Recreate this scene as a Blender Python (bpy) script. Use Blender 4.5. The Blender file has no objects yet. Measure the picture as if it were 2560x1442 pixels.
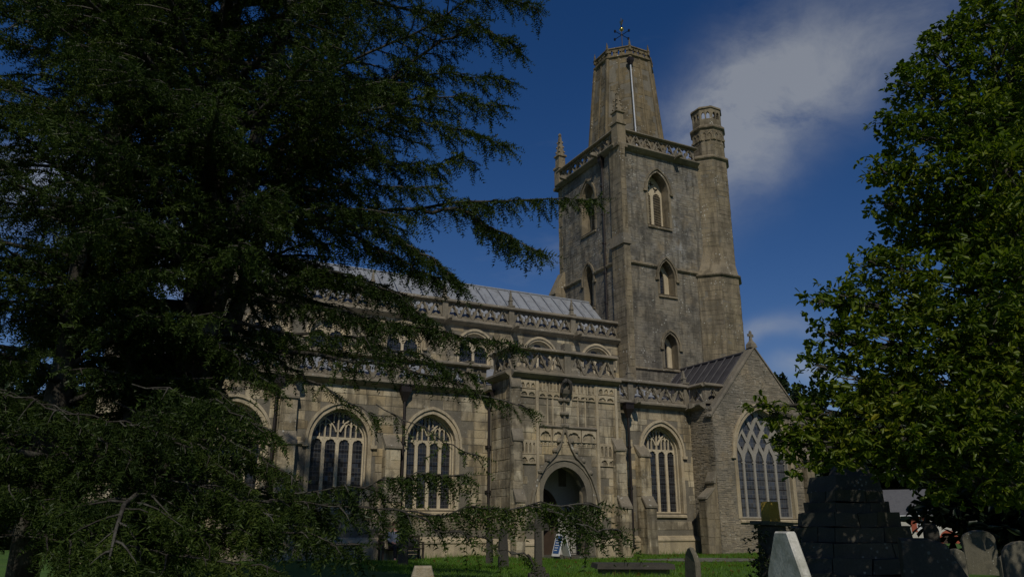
import bpy, bmesh, math, random
import numpy as np
from mathutils import Vector, Matrix
from mathutils.geometry import tessellate_polygon

random.seed(7); RNG = np.random.default_rng(11)
SC = bpy.context.scene
COL = SC.collection
R = math.radians
# ------------------------------------------------------------------ camera
FPX, YAW, PIT, EYE = 1950.0, R(27.1), R(16.95), 1.65
cam = bpy.data.cameras.new('camera'); cam.sensor_width = 36; cam.lens = FPX / 2560 * 36; cam.clip_end = 3000; cam.clip_start = 0.05
camo = bpy.data.objects.new('camera', cam); COL.objects.link(camo)
camo.location = (0, 0, EYE); camo.rotation_euler = (R(90) + PIT, 0, -YAW); SC.camera = camo
FW = np.array([math.sin(YAW) * math.cos(PIT), math.cos(YAW) * math.cos(PIT), math.sin(PIT)])
RT = np.array([math.cos(YAW), -math.sin(YAW), 0.0]); UP = np.cross(RT, FW)
def at(x, y, depth):
    """place in the world seen at photo pixel x, y (2560 wide) at a distance along the ground axis"""
    d = FW + RT * (x - 1280) / FPX - UP * (y - 721) / FPX
    ax = np.array([math.sin(YAW), math.cos(YAW), 0])
    return np.array([0, 0, EYE]) + d * depth / (d @ ax)
# ------------------------------------------------------------------ sun, sky, exposure
SUN_AZ, SUN_EL = R(204), R(43)           # heading clockwise from +Y (north), elevation
SUNV = Vector((math.sin(SUN_AZ) * math.cos(SUN_EL), math.cos(SUN_AZ) * math.cos(SUN_EL), math.sin(SUN_EL)))
sun = bpy.data.lights.new('sun', 'SUN'); sun.energy = 5.0; sun.angle = R(0.53); sun.color = (1.0, 0.93, 0.81)
suno = bpy.data.objects.new('sun', sun); COL.objects.link(suno); suno.location = (0, 0, 60)
suno.rotation_euler = (-SUNV).to_track_quat('-Z', 'Y').to_euler()
SC.view_settings.view_transform = 'Standard'; SC.view_settings.look = 'None'
SC.view_settings.exposure = -1.20; SC.view_settings.gamma = 1.0; SC.view_settings.use_curve_mapping = False
SC.render.engine = 'CYCLES'
SC.cycles.max_bounces = 5; SC.cycles.diffuse_bounces = 2; SC.cycles.glossy_bounces = 2; SC.cycles.transmission_bounces = 3
SC.cycles.use_denoising = True

class NT:
    """small node-tree writer"""
    def __init__(s, tree): s.t = tree; s.n = tree.nodes; s.l = tree.links
    def add(s, typ, **kw):
        n = s.n.new(typ)
        for k, v in kw.items(): setattr(n, k, v)
        return n
    def set(s, sock, v):
        if isinstance(v, bpy.types.NodeSocket): s.l.new(v, sock)
        elif v is not None: sock.default_value = v
    def math(s, op, a, b=None, c=None, clamp=False):
        n = s.add('ShaderNodeMath', operation=op, use_clamp=clamp)
        s.set(n.inputs[0], a)
        if b is not None: s.set(n.inputs[1], b)
        if c is not None: s.set(n.inputs[2], c)
        return n.outputs[0]
    def vmath(s, op, a, b=None):
        n = s.add('ShaderNodeVectorMath', operation=op); s.set(n.inputs[0], a)
        if b is not None: s.set(n.inputs[1], b)
        return n.outputs['Value'] if op in ('DOT_PRODUCT', 'LENGTH', 'DISTANCE') else n.outputs[0]
    def noise(s, vec, scale, detail=3, rough=.55, dist=0):
        n = s.add('ShaderNodeTexNoise'); s.set(n.inputs['Vector'], vec)
        n.inputs['Scale'].default_value = scale; n.inputs['Detail'].default_value = detail
        n.inputs['Roughness'].default_value = rough; n.inputs['Distortion'].default_value = dist
        return n.outputs['Fac']
    def voro(s, vec, scale, feature='F1'):
        n = s.add('ShaderNodeTexVoronoi', feature=feature); s.set(n.inputs['Vector'], vec); n.inputs['Scale'].default_value = scale
        return n
    def ramp(s, fac, stops, interp='LINEAR'):
        n = s.add('ShaderNodeValToRGB'); s.set(n.inputs[0], fac); cr = n.color_ramp; cr.interpolation = interp
        while len(cr.elements) < len(stops): cr.elements.new(0.5)
        for e, (p, c) in zip(cr.elements, stops): e.position = p; e.color = (*c, 1) if len(c) == 3 else c
        return n.outputs[0]
    def step(s, fac, lo, hi):
        n = s.add('ShaderNodeMapRange', interpolation_type='SMOOTHSTEP'); s.set(n.inputs[0], fac)
        n.inputs[1].default_value = lo; n.inputs[2].default_value = hi
        return n.outputs[0]
    def mix(s, fac, a, b, mode='MIX'):
        n = s.add('ShaderNodeMix', data_type='RGBA', blend_type=mode); s.set(n.inputs[0], fac)
        s.set(n.inputs[6], a if not isinstance(a, tuple) else (*a[:3], 1)); s.set(n.inputs[7], b if not isinstance(b, tuple) else (*b[:3], 1))
        return n.outputs[2]
    def mapping(s, vec, scale=(1, 1, 1), rot=(0, 0, 0), loc=(0, 0, 0)):
        n = s.add('ShaderNodeMapping'); s.set(n.inputs[0], vec)
        n.inputs['Scale'].default_value = scale; n.inputs['Rotation'].default_value = rot; n.inputs['Location'].default_value = loc
        return n.outputs[0]

world = bpy.data.worlds.new('World'); SC.world = world; world.use_nodes = True
w = NT(world.node_tree); w.n.clear()
sky = w.add('ShaderNodeTexSky', sky_type='NISHITA', sun_disc=False, sun_elevation=SUN_EL, sun_rotation=SUN_AZ,
            air_density=1.0, dust_density=0.0, ozone_density=1.6, altitude=200)
tc = w.add('ShaderNodeTexCoord').outputs['Generated']
def cloud_dir(x, y):
    v = FW + RT * (x - 1280) / FPX - UP * (y - 721) / FPX
    return v / np.linalg.norm(v)
def streak(p0, p1, wid, peak):
    """a cloud streak between two sky directions"""
    a, b = cloud_dir(*p0), cloud_dir(*p1); c = (a + b) / 2; L = np.linalg.norm(b - a) / 2; U = (b - a) / (2 * L); V = np.cross(c, U); V /= np.linalg.norm(V)
    d = w.vmath('SUBTRACT', tcw, tuple(c))
    u = w.math('DIVIDE', w.vmath('DOT_PRODUCT', d, tuple(U)), L); v = w.math('DIVIDE', w.vmath('DOT_PRODUCT', d, tuple(V)), wid)
    q = w.math('ADD', w.math('MULTIPLY', u, u), w.math('MULTIPLY', v, v))
    front = w.step(w.vmath('DOT_PRODUCT', tcw, tuple(c)), 0.5, 0.7)
    return w.math('MULTIPLY', w.math('MULTIPLY', w.math('EXPONENT', w.math('MULTIPLY', q, -1.0)), peak), front)
wn = w.add('ShaderNodeTexNoise'); w.set(wn.inputs['Vector'], tc); wn.inputs['Scale'].default_value = 5; wn.inputs['Detail'].default_value = 4
tcw = w.vmath('ADD', tc, w.vmath('MULTIPLY', w.vmath('SUBTRACT', wn.outputs['Color'], (.5, .5, .5)), (.11, .11, .11)))
fine = w.noise(w.mapping(tcw, (1, 1, 1.6)), 9, 9, .66)
gen = w.math('MULTIPLY', w.step(w.noise(w.mapping(tc, (1, 1, 3.2)), 2.6, 5, .55), .60, .80), .3)
band = None
for a in (((1720, 500), (2010, 120), .058, 1.15), ((1760, 330), (1950, 200), .035, .5), ((1950, 230), (2370, 30), .045, .55), ((1560, 300), (1760, 330), .04, .13),
          ((1840, 870), (2060, 830), .014, .42), ((1950, 960), (2100, 930), .014, .4), ((-150, 420), (330, 470), .04, .6), ((250, 640), (640, 600), .045, .6)):
    s_ = streak(*a); band = s_ if band is None else w.math('ADD', band, s_)
fac = w.math('MULTIPLY', w.math('ADD', band, gen), w.math('ADD', w.math('MULTIPLY', w.math('SUBTRACT', fine, .5), 3.4), 1.0), clamp=True)
fac = w.math('MULTIPLY', w.math('SUBTRACT', 1.0, w.math('EXPONENT', w.math('MULTIPLY', fac, -1.0))), .98)
hs = w.add('ShaderNodeHueSaturation'); hs.inputs['Saturation'].default_value = 1.36; hs.inputs['Value'].default_value = .69; w.set(hs.inputs['Color'], w.mix(1.0, sky.outputs[0], (1.12, 1.02, 1.14), 'MULTIPLY'))
skyc = w.mix(fac, hs.outputs[0], (5.6, 5.85, 6.1))
bg = w.add('ShaderNodeBackground'); w.set(bg.inputs[0], skyc); bg.inputs[1].default_value = .14
wo = w.add('ShaderNodeOutputWorld'); w.l.new(bg.outputs[0], wo.inputs[0])

# ------------------------------------------------------------------ materials
M = {}
def new_mat(name):
    m = bpy.data.materials.new(name); m.use_nodes = True; t = NT(m.node_tree); t.n.clear()
    out = t.add('ShaderNodeOutputMaterial'); M[name] = m
    return t, out
def principled(t, out, color, rough=.85, bump=None, bstr=.4, bdist=.02, metal=0, spec=.3):
    p = t.add('ShaderNodeBsdfPrincipled'); t.set(p.inputs['Base Color'], color if not isinstance(color, tuple) else (*color[:3], 1))
    t.set(p.inputs['Roughness'], rough); p.inputs['Metallic'].default_value = metal; p.inputs['Specular IOR Level'].default_value = spec
    if bump is not None:
        b = t.add('ShaderNodeBump'); b.inputs['Strength'].default_value = bstr; b.inputs['Distance'].default_value = bdist
        t.set(b.inputs['Height'], bump); t.l.new(b.outputs[0], p.inputs['Normal'])
    t.l.new(p.outputs[0], out.inputs[0]); return p
def stone(name, cols, rnd='island', stain=.5, stain_col=(.10, .09, .07), lichen=.3, lich_col=(.56, .55, .48), streaks=.4, grey=0, grey_col=(.2, .2, .19), warm=0, scale=1.0, bstr=.5, limewash=False):
    t, out = new_mat(name)
    pos = t.add('ShaderNodeNewGeometry').outputs['Position']
    if rnd == 'island': r = t.add('ShaderNodeNewGeometry').outputs['Random Per Island']
    else: r = t.add('ShaderNodeObjectInfo').outputs['Random']
    n = len(cols); c = t.ramp(r, [(i / (n - 1), cols[i]) for i in range(n)])
    med = t.noise(pos, 1.6 * scale, 5, .65)
    big = t.noise(pos, .45 * scale, 4, .6)
    finen = t.noise(pos, 22 * scale, 3, .7)
    c = t.mix(1.0, c, t.ramp(finen, [(.25, (.72, .72, .72)), (.75, (1.22, 1.2, 1.16))]), 'MULTIPLY')
    if grey: c = t.mix(t.math('MULTIPLY', t.step(big, .42, .62), grey), c, grey_col)
    if warm: c = t.mix(t.math('MULTIPLY', t.step(t.noise(t.vmath('ADD', pos, (31, 7, 3)), .8, 4, .6), .5, .68), warm), c, (.36, .25, .11))
    if limewash:      # a run of washed-out lime beside the belfry window, and browner masonry low down
        sx = t.add('ShaderNodeSeparateXYZ'); t.l.new(pos, sx.inputs[0])
        c = t.mix(t.math('MULTIPLY', t.step(t.math('ADD', sx.outputs[2], t.math('MULTIPLY', med, 5)), 19.5, 16.0), .55), c, (.215, .185, .135))
        dx = t.math('SUBTRACT', t.math('SUBTRACT', sx.outputs[0], 28.45), t.math('MULTIPLY', t.math('SUBTRACT', 18.2, sx.outputs[2]), .12))
        g_ = t.math('MULTIPLY', t.math('MULTIPLY', t.math('EXPONENT', t.math('MULTIPLY', t.math('MULTIPLY', dx, dx), -7.0)), t.step(sx.outputs[2], 15.9, 16.8)), t.step(sx.outputs[2], 21.0, 18.6))
        c = t.mix(t.math('MULTIPLY', g_, t.step(t.noise(t.mapping(pos, (3, 3, .9)), 1.6, 5, .65), .3, .6)), c, (.34, .335, .31))
    st = t.noise(t.mapping(pos, (2.2, 2.2, .28)), 1.5, 5, .62)
    c = t.mix(t.math('MULTIPLY', t.step(st, .46, .64), streaks), c, stain_col)
    c = t.mix(t.math('MULTIPLY', t.step(t.math('ADD', t.math('MULTIPLY', med, .6), t.math('MULTIPLY', big, .4)), .47, .60), stain), c, stain_col)
    if lichen:
        v = t.voro(pos, 6.5 * scale)
        spot = t.step(t.math('ADD', v.outputs['Distance'], t.math('MULTIPLY', t.math('SUBTRACT', finen, .5), .25)), .30, .16)
        gate = t.step(t.noise(t.vmath('ADD', pos, (5, 5, 5)), 1.0 * scale, 5, .75), .52, .62)
        c = t.mix(t.math('MULTIPLY', t.math('MULTIPLY', spot, gate), lichen), c, lich_col)
    h = t.math('ADD', t.math('MULTIPLY', finen, .35), t.math('MULTIPLY', t.noise(pos, 6 * scale, 4, .65), .8))
    principled(t, out, c, .9, h, bstr, .03)
LIME = [(.32, .255, .15), (.49, .41, .27), (.36, .295, .185), (.58, .505, .35), (.45, .36, .21), (.38, .33, .24)]
stone('ashlar', LIME, 'object', .62, (.075, .063, .042), .35, streaks=.7, grey=.35, grey_col=(.25, .24, .215), warm=.25)
stone('ashlar_joined', LIME, 'island', .62, (.075, .063, .042), .35, streaks=.7, grey=.35, grey_col=(.25, .24, .215), warm=.25)
stone('dressed', [(.42, .35, .23), (.50, .425, .295), (.46, .385, .26)], 'object', .25, (.13, .11, .08), .25, streaks=.4, warm=.3)
stone('tracery_stone', [(.52, .45, .32), (.58, .50, .355), (.55, .475, .335)], 'object', .15, (.17, .15, .11), .15, streaks=.2, warm=.25)
stone('pale_tracery', [(.30, .285, .24), (.33, .31, .265)], 'object', .15, (.2, .19, .16), .1, streaks=.2)
stone('parapet_stone', [(.215, .185, .135), (.26, .225, .165), (.23, .195, .14)], 'object', .45, (.09, .08, .06), .75, streaks=.25, grey=.3, grey_col=(.2, .19, .16))
stone('tower_rubble', [(.20, .18, .14), (.26, .235, .185), (.29, .26, .205), (.22, .195, .15), (.25, .215, .155)], 'island', .72, (.066, .06, .048), .8, streaks=.7, grey=.7, grey_col=(.165, .165, .16), warm=.35, limewash=True)
stone('tower_quoin', [(.225, .185, .115), (.28, .232, .15), (.25, .205, .135), (.20, .165, .108)], 'island', .55, (.095, .078, .05), .8, streaks=.65, grey=.2)
stone('spire_stone', [(.17, .135, .078), (.215, .17, .10), (.185, .147, .086)], 'island', .65, (.06, .05, .03), 1.0, streaks=.5, grey=.25, grey_col=(.16, .15, .12), warm=.2)
stone('transept_rubble', [(.25, .21, .145), (.31, .265, .19), (.22, .19, .14), (.35, .30, .22), (.28, .23, .16)], 'island', .45, (.10, .092, .07), .6, streaks=.25, grey=.4, grey_col=(.235, .225, .195), warm=.25)
stone('mortar', [(.19, .17, .13), (.2, .18, .14)], 'object', .4, (.1, .09, .07), .2, streaks=.4)
stone('tomb_stone', [(.14, .13, .095), (.17, .155, .115), (.12, .115, .09)], 'object', .6, (.07, .068, .05), .8, streaks=.3, scale=2.2)
stone('grey_headstone', [(.62, .60, .54), (.66, .64, .58)], 'object', .7, (.28, .28, .21), .1, streaks=.6, scale=1.6, bstr=.2)
stone('pale_tomb_stone', [(.34, .29, .2), (.38, .33, .24)], 'object', .5, (.2, .14, .06), .8, streaks=.3, scale=3)
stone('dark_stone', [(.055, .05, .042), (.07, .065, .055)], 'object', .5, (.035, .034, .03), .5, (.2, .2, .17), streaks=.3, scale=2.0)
stone('step_stone', [(.085, .08, .062), (.11, .102, .08), (.07, .066, .054)], 'object', .5, (.06, .06, .045), 1.0, (.35, .35, .3), streaks=.3, scale=1.8)  # base colour darkened to carry the deep shade on the cross steps
stone('lichen_stone', [(.40, .27, .05), (.46, .31, .055), (.42, .25, .05)], 'object', .4, (.22, .15, .05), .5, (.5, .42, .18), streaks=.2, scale=3)
stone('whitewash', [(.5, .49, .46), (.48, .47, .44)], 'object', .2, (.42, .40, .36), 0, streaks=.3)
stone('render_wall', [(.6, .57, .5), (.58, .55, .48)], 'object', .2, (.42, .4, .33), 0, streaks=.2, scale=.4)
stone('red_brick', [(.36, .085, .045), (.42, .11, .06), (.31, .08, .05)], 'object', .2, (.2, .06, .04), 0, streaks=.1)
stone('slate', [(.10, .10, .105), (.12, .12, .125)], 'object', .3, (.07, .07, .075), .3, (.25, .25, .22), streaks=.3)

def simple(name, col, rough=.6, metal=0, bump=None, spec=.4, var=.15, scale=6):
    t, out = new_mat(name); pos = t.add('ShaderNodeNewGeometry').outputs['Position']
    n = t.noise(pos, scale, 4, .6)
    c = t.mix(1.0, (*col, 1), t.ramp(n, [(.3, (1 - var,) * 3), (.7, (1 + var,) * 3)]), 'MULTIPLY')
    principled(t, out, c, rough, n if bump else None, bump or 0, .02, metal, spec)
def lead(name, col, dark, streak_s):
    t, out = new_mat(name); pos = t.add('ShaderNodeNewGeometry').outputs['Position']
    n = t.noise(pos, .9, 5, .65); s = t.noise(t.mapping(pos, (2.5, 2.5, .5)), 1.4, 4, .6)
    c = t.mix(t.math('MULTIPLY', t.step(s, .45, .68), streak_s), (*col, 1), (*dark, 1)); c = t.mix(t.math('MULTIPLY', t.step(n, .5, .7), .35), c, tuple(min(1, x * 1.35) for x in col))
    principled(t, out, c, .62, t.noise(pos, 3, 4, .6), .25, .03, .0, .35)
lead('lead_roof', (.26, .275, .295), (.17, .175, .18), .8)
lead('dark_lead_roof', (.045, .042, .045), (.09, .085, .085), .5)
simple('iron', (.012, .011, .012), .5, .3); simple('pipe_iron', (.018, .013, .011), .55, .1)
simple('pale_pipe', (.5, .52, .55), .5); simple('gilt', (.75, .55, .16), .25, 1.0, var=.05); simple('dark_wood', (.035, .025, .017), .7, bump=.3)
simple('door_wood', (.05, .032, .02), .7); simple('sign_blue', (.03, .10, .28), .4, var=.05); simple('white_paint', (.72, .72, .70), .5, var=.06)
simple('skin', (.5, .27, .2), .55, var=.05); simple('jumper_cloth', (.12, .14, .18), .9, var=.2, scale=20); simple('trousers_cloth', (.012, .012, .014), .9); simple('hair', (.08, .045, .025), .7); simple('bag_cloth', (.008, .008, .008), .7)
def glass(name, tint, leadc, cell=(.115, .17)):
    t, out = new_mat(name); g = t.add('ShaderNodeNewGeometry'); pos = g.outputs['Position']
    sx = t.add('ShaderNodeSeparateXYZ'); t.l.new(pos, sx.inputs[0])
    hor = t.math('ADD', sx.outputs[0], sx.outputs[1])
    def line(v, size): return t.math('LESS_THAN', t.math('ABSOLUTE', t.math('SUBTRACT', t.math('FRACT', t.math('DIVIDE', v, size)), .5)), .055)
    ln = t.math('MAXIMUM', line(hor, cell[0]), line(sx.outputs[2], cell[1]), clamp=True)
    cellid = t.add('ShaderNodeTexWhiteNoise', noise_dimensions='2D')
    cmb = t.add('ShaderNodeCombineXYZ'); t.set(cmb.inputs[0], t.math('FLOOR', t.math('ADD', t.math('DIVIDE', hor, cell[0]), .5))); t.set(cmb.inputs[1], t.math('FLOOR', t.math('ADD', t.math('DIVIDE', sx.outputs[2], cell[1]), .5)))
    t.l.new(cmb.outputs[0], cellid.inputs[0])
    c = t.mix(cellid.outputs['Value'], tuple(x * .6 for x in tint), tuple(x * 1.5 for x in tint))
    c = t.mix(ln, c, leadc)
    tilt = t.vmath('MULTIPLY', t.vmath('SUBTRACT', cellid.outputs['Color'], (.5, .5, .5)), (.10, .10, .10))
    p = principled(t, out, c, .16, None, spec=.5)
    t.set(p.inputs['Roughness'], t.math('ADD', t.math('MULTIPLY', ln, .5), .14))
    nn = t.vmath('NORMALIZE', t.vmath('ADD', g.outputs['Normal'], tilt)); t.l.new(nn, p.inputs['Normal'])
glass('leaded_glass', (.018, .02, .024), (.06, .06, .06)); glass('pale_leaded_glass', (.045, .05, .06), (.1, .1, .1), (.16, .2))
def foliage(name, cols, trans=.35, nscale=.6, gloss=.12):
    t, out = new_mat(name); g = t.add('ShaderNodeNewGeometry'); pos = g.outputs['Position']
    r = g.outputs['Random Per Island']
    f = t.math('ADD', t.math('MULTIPLY', r, .45), t.math('MULTIPLY', t.math('SUBTRACT', t.noise(pos, nscale, 4, .65), .34), 1.35), clamp=True)
    n = len(cols); c = t.ramp(f, [(i / (n - 1), cols[i]) for i in range(n)])
    d = t.add('ShaderNodeBsdfDiffuse'); t.set(d.inputs[0], c)
    tr = t.add('ShaderNodeBsdfTranslucent'); t.set(tr.inputs[0], t.mix(1.0, c, (1.1, 1.25, .5), 'MULTIPLY'))
    gl = t.add('ShaderNodeBsdfGlossy'); gl.inputs['Roughness'].default_value = .42; gl.inputs[0].default_value = (.8, .85, .8, 1)
    m1 = t.add('ShaderNodeMixShader'); m1.inputs[0].default_value = trans; t.l.new(d.outputs[0], m1.inputs[1]); t.l.new(tr.outputs[0], m1.inputs[2])
    m2 = t.add('ShaderNodeMixShader'); m2.inputs[0].default_value = gloss * .35; t.l.new(m1.outputs[0], m2.inputs[1]); t.l.new(gl.outputs[0], m2.inputs[2])
    t.l.new(m2.outputs[0], out.inputs[0])
foliage('cedar_needles', [(.011, .020, .006), (.028, .047, .011), (.062, .092, .018), (.130, .155, .030)], .22, .5, .03)  # broad noise along this ramp paints lit and dark sprays into the colour
foliage('oak_leaf', [(.040, .075, .008), (.085, .135, .012), (.14, .19, .016), (.21, .24, .02), (.42, .36, .025)], .45, .9, .06)
foliage('yew_leaf', [(.008, .016, .007), (.015, .027, .010), (.022, .036, .012)], .2, .4, .1)
foliage('far_leaf', [(.015, .03, .012), (.03, .05, .016), (.045, .065, .02)], .2, .3, .1)
foliage('ivy_leaf', [(.015, .03, .008), (.03, .045, .012), (.08, .075, .02)], .2, 3, .2)
foliage('dead_leaf', [(.10, .06, .02), (.18, .11, .03), (.25, .18, .05)], .2, 2, .03)
foliage('grass_blade', [(.06, .13, .014), (.095, .19, .02), (.125, .225, .026), (.18, .23, .05)], .35, .8, .03)
def bark(name, a, b, lich, amt):
    t, out = new_mat(name); pos = t.add('ShaderNodeNewGeometry').outputs['Position']
    n = t.noise(t.mapping(pos, (5, 5, 1.4)), 5, 5, .65); c = t.ramp(n, [(.3, a), (.7, b)])
    c = t.mix(t.math('MULTIPLY', t.step(t.noise(pos, 2.6, 5, .7), .47, .6), amt), c, lich)
    principled(t, out, c, .9, n, .7, .03)
bark('cedar_bark', (.025, .021, .016), (.06, .053, .042), (.15, .148, .12), .4)
bark('cedar_trunk_bark', (.018, .015, .012), (.05, .043, .034), (.2, .2, .17), .45)
bark('oak_bark', (.03, .027, .02), (.08, .07, .055), (.16, .16, .12), .4)
def ground_mat():
    t, out = new_mat('lawn'); pos = t.add('ShaderNodeNewGeometry').outputs['Position']
    n = t.noise(pos, .7, 5, .65); f = t.noise(pos, 14, 4, .7)
    c = t.ramp(n, [(.3, (.05, .11, .016)), (.55, (.075, .15, .022)), (.75, (.10, .15, .035))])
    c = t.mix(1.0, c, t.ramp(f, [(.3, (.6, .6, .6)), (.7, (1.3, 1.3, 1.2))]), 'MULTIPLY')
    principled(t, out, c, .95, f, .8, .05)
    t, out = new_mat('path_gravel'); pos = t.add('ShaderNodeNewGeometry').outputs['Position']
    n = t.noise(pos, 1.2, 5, .65); f = t.noise(pos, 30, 3, .7)
    c = t.mix(t.math('MULTIPLY', t.step(n, .45, .62), .6), (.16, .15, .125, 1), (.07, .09, .035, 1)); c = t.mix(1.0, c, t.ramp(f, [(.3, (.7,) * 3), (.7, (1.25,) * 3)]), 'MULTIPLY')
    principled(t, out, c, .95, f, .6, .02)
ground_mat()

# ------------------------------------------------------------------ mesh helpers
WORN = {'parapet_stone': .010, 'tower_quoin': .008, 'spire_stone': .008, 'step_stone': .014, 'tomb_stone': .012, 'dark_stone': .008, 'dressed': .004}
class MB:
    def __init__(s): s.v = []; s.f = []
    def vert(s, p): s.v.append((float(p[0]), float(p[1]), float(p[2]))); return len(s.v) - 1
    def face(s, *i): s.f.append(tuple(i))
    def poly(s, pts): s.f.append(tuple(s.vert(p) for p in pts))
    def box(s, x0, x1, y0, y1, z0, z1):
        i = [s.vert(p) for p in ((x0, y0, z0), (x1, y0, z0), (x1, y1, z0), (x0, y1, z0), (x0, y0, z1), (x1, y0, z1), (x1, y1, z1), (x0, y1, z1))]
        for q in ((3, 2, 1, 0), (4, 5, 6, 7), (0, 1, 5, 4), (1, 2, 6, 5), (2, 3, 7, 6), (3, 0, 4, 7)): s.face(*(i[k] for k in q))
    def loft(s, rings, cap=True):
        ids = [[s.vert(p) for p in r] for r in rings]; n = len(ids[0])
        for a, b in zip(ids, ids[1:]):
            for k in range(n): s.face(a[k], a[(k + 1) % n], b[(k + 1) % n], b[k])
        if cap: s.face(*reversed(ids[0])); s.face(*ids[-1])
    def prism_x(s, prof, x0, x1): s.loft([[(x, y, z) for y, z in prof] for x in (x0, x1)])
    def prism_y(s, prof, y0, y1): s.loft([[(x, y, z) for x, z in prof] for y in (y0, y1)])
    def prism_z(s, prof, z0, z1): s.loft([[(x, y, z) for x, y in prof] for z in (z0, z1)])
    def tube(s, pts, rad, n=6, cap=True):
        pts = [np.array(p, float) for p in pts]; rings = []
        for i, p in enumerate(pts):
            d = pts[min(i + 1, len(pts) - 1)] - pts[max(i - 1, 0)]; d = d / (np.linalg.norm(d) + 1e-9)
            a = np.array([0, 0, 1.0]) if abs(d[2]) < .9 else np.array([1.0, 0, 0])
            e1 = np.cross(d, a); e1 /= np.linalg.norm(e1); e2 = np.cross(d, e1); r = rad[i] if hasattr(rad, '__len__') else rad
            rings.append([p + r * (math.cos(6.2832 * k / n) * e1 + math.sin(6.2832 * k / n) * e2) for k in range(n)])
        s.loft(rings, cap)
    def lathe(s, c, prof, n=12):
        s.loft([[(c[0] + r * math.cos(6.2832 * k / n), c[1] + r * math.sin(6.2832 * k / n), c[2] + z) for k in range(n)] for r, z in prof])
    def build(s, name, mat, parent=None, smooth=False, recalc=True, kind=None):
        amp = WORN.get(mat if isinstance(mat, str) else '', 0)
        if amp:      # worn, uneven arrises
            s.v = [(x + amp * math.sin(23.1 * y + 17.3 * z + 5.2 * x), y + amp * math.sin(19.7 * x + 13.9 * z + 3.1 * y), z + amp * math.sin(21.3 * x + 11.7 * y + 4.4 * z)) for x, y, z in s.v]
        me = bpy.data.meshes.new(name); o0 = parent_origin(parent)
        me.from_pydata([(a - o0[0], b - o0[1], c - o0[2]) for a, b, c in s.v], [], s.f)
        if recalc:
            bm = bmesh.new(); bm.from_mesh(me); bmesh.ops.recalc_face_normals(bm, faces=bm.faces[:]); bm.to_mesh(me); bm.free()
        for m in (mat if isinstance(mat, list) else [mat]): me.materials.append(M[m])
        if smooth: me.polygons.foreach_set('use_smooth', [True] * len(me.polygons))
        o = bpy.data.objects.new(name, me); COL.objects.link(o)
        if parent: o.parent = parent
        if kind: o['kind'] = kind
        return o
def parent_origin(p):
    v = Vector((0, 0, 0))
    while p is not None: v += p.location; p = p.parent
    return v
def thing(name, label, cat, loc=(0, 0, 0), group=None):
    o = bpy.data.objects.new(name, None); COL.objects.link(o); o.location = loc; o['label'] = label; o['category'] = cat; o.empty_display_size = .3
    if group: o['group'] = group
    return o
def tag(o, label, cat, group=None):
    o['label'] = label; o['category'] = cat
    if group: o['group'] = group
    return o
def recentre(o, loc):
    """move a mesh object's origin to loc"""
    l = Vector(loc); me = o.data; me.transform(Matrix.Translation(-l)); o.location = l; return o
class Fr:
    """a wall plane: u along, v up, n outward"""
    def __init__(s, o, u, n, v=(0, 0, 1)): s.o = np.array(o, float); s.u = np.array(u, float); s.n = np.array(n, float); s.v = np.array(v, float)
    def p(s, u, v, d=0): return s.o + s.u * u + s.v * v + s.n * d
def SF(y): return Fr((0, y, 0), (1, 0, 0), (0, -1, 0))
def WF(x): return Fr((x, 0, 0), (0, 1, 0), (-1, 0, 0))
def plate(mb, fr, outer, holes, d0, d1, back=True):
    loops = [outer] + holes
    tris = tessellate_polygon([[Vector((a, b, 0)) for a, b in l] for l in loops])
    flat = [q for l in loops for q in l]
    fi = [mb.vert(fr.p(a, b, d0)) for a, b in flat]
    bi = [mb.vert(fr.p(a, b, d1)) for a, b in flat]
    for t in tris:
        mb.face(fi[t[0]], fi[t[1]], fi[t[2]])
        if back: mb.face(bi[t[2]], bi[t[1]], bi[t[0]])
    k = 0
    for l in loops:
        n = len(l)
        for i in range(n): mb.face(fi[k + i], fi[k + (i + 1) % n], bi[k + (i + 1) % n], bi[k + i])
        k += n
def arch_top(u0, u1, zs, za):
    """z of a pointed arch over u"""
    wd = (u1 - u0) / 2; h = za - zs; r = (wd * wd + h * h) / (2 * wd)
    def f(u):
        t = min(u - u0, u1 - u)
        if t <= 0: return zs
        x = r - t
        return zs + math.sqrt(max(r * r - x * x, 0)) if h >= wd else zs + h * math.sqrt(max(0, 1 - ((wd - t) / wd) ** 2))
    return f
def arch(u0, u1, zb, zs, za, n=9):
    f = arch_top(u0, u1, zs, za); pts = [(u0, zb), (u1, zb)]
    us = [u1 - (u1 - u0) * .5 * (1 - math.cos(math.pi * k / (2 * n))) * 1 for k in range(n + 1)]
    right = [(u, f(u)) for u in us]; mid = (u0 + u1) / 2
    left = [(2 * mid - u, f(u)) for u in reversed(us[:-1])]
    pts += right + left
    out = []
    for q in pts:
        if not out or abs(q[0] - out[-1][0]) + abs(q[1] - out[-1][1]) > 1e-4: out.append(q)
    return out
def in_poly(p, poly):
    x, y = p; c = False; j = len(poly) - 1
    for i in range(len(poly)):
        xi, yi = poly[i]; xj, yj = poly[j]
        if (yi > y) != (yj > y) and x < (xj - xi) * (y - yi) / (yj - yi) + xi: c = not c
        j = i
    return c
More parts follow.
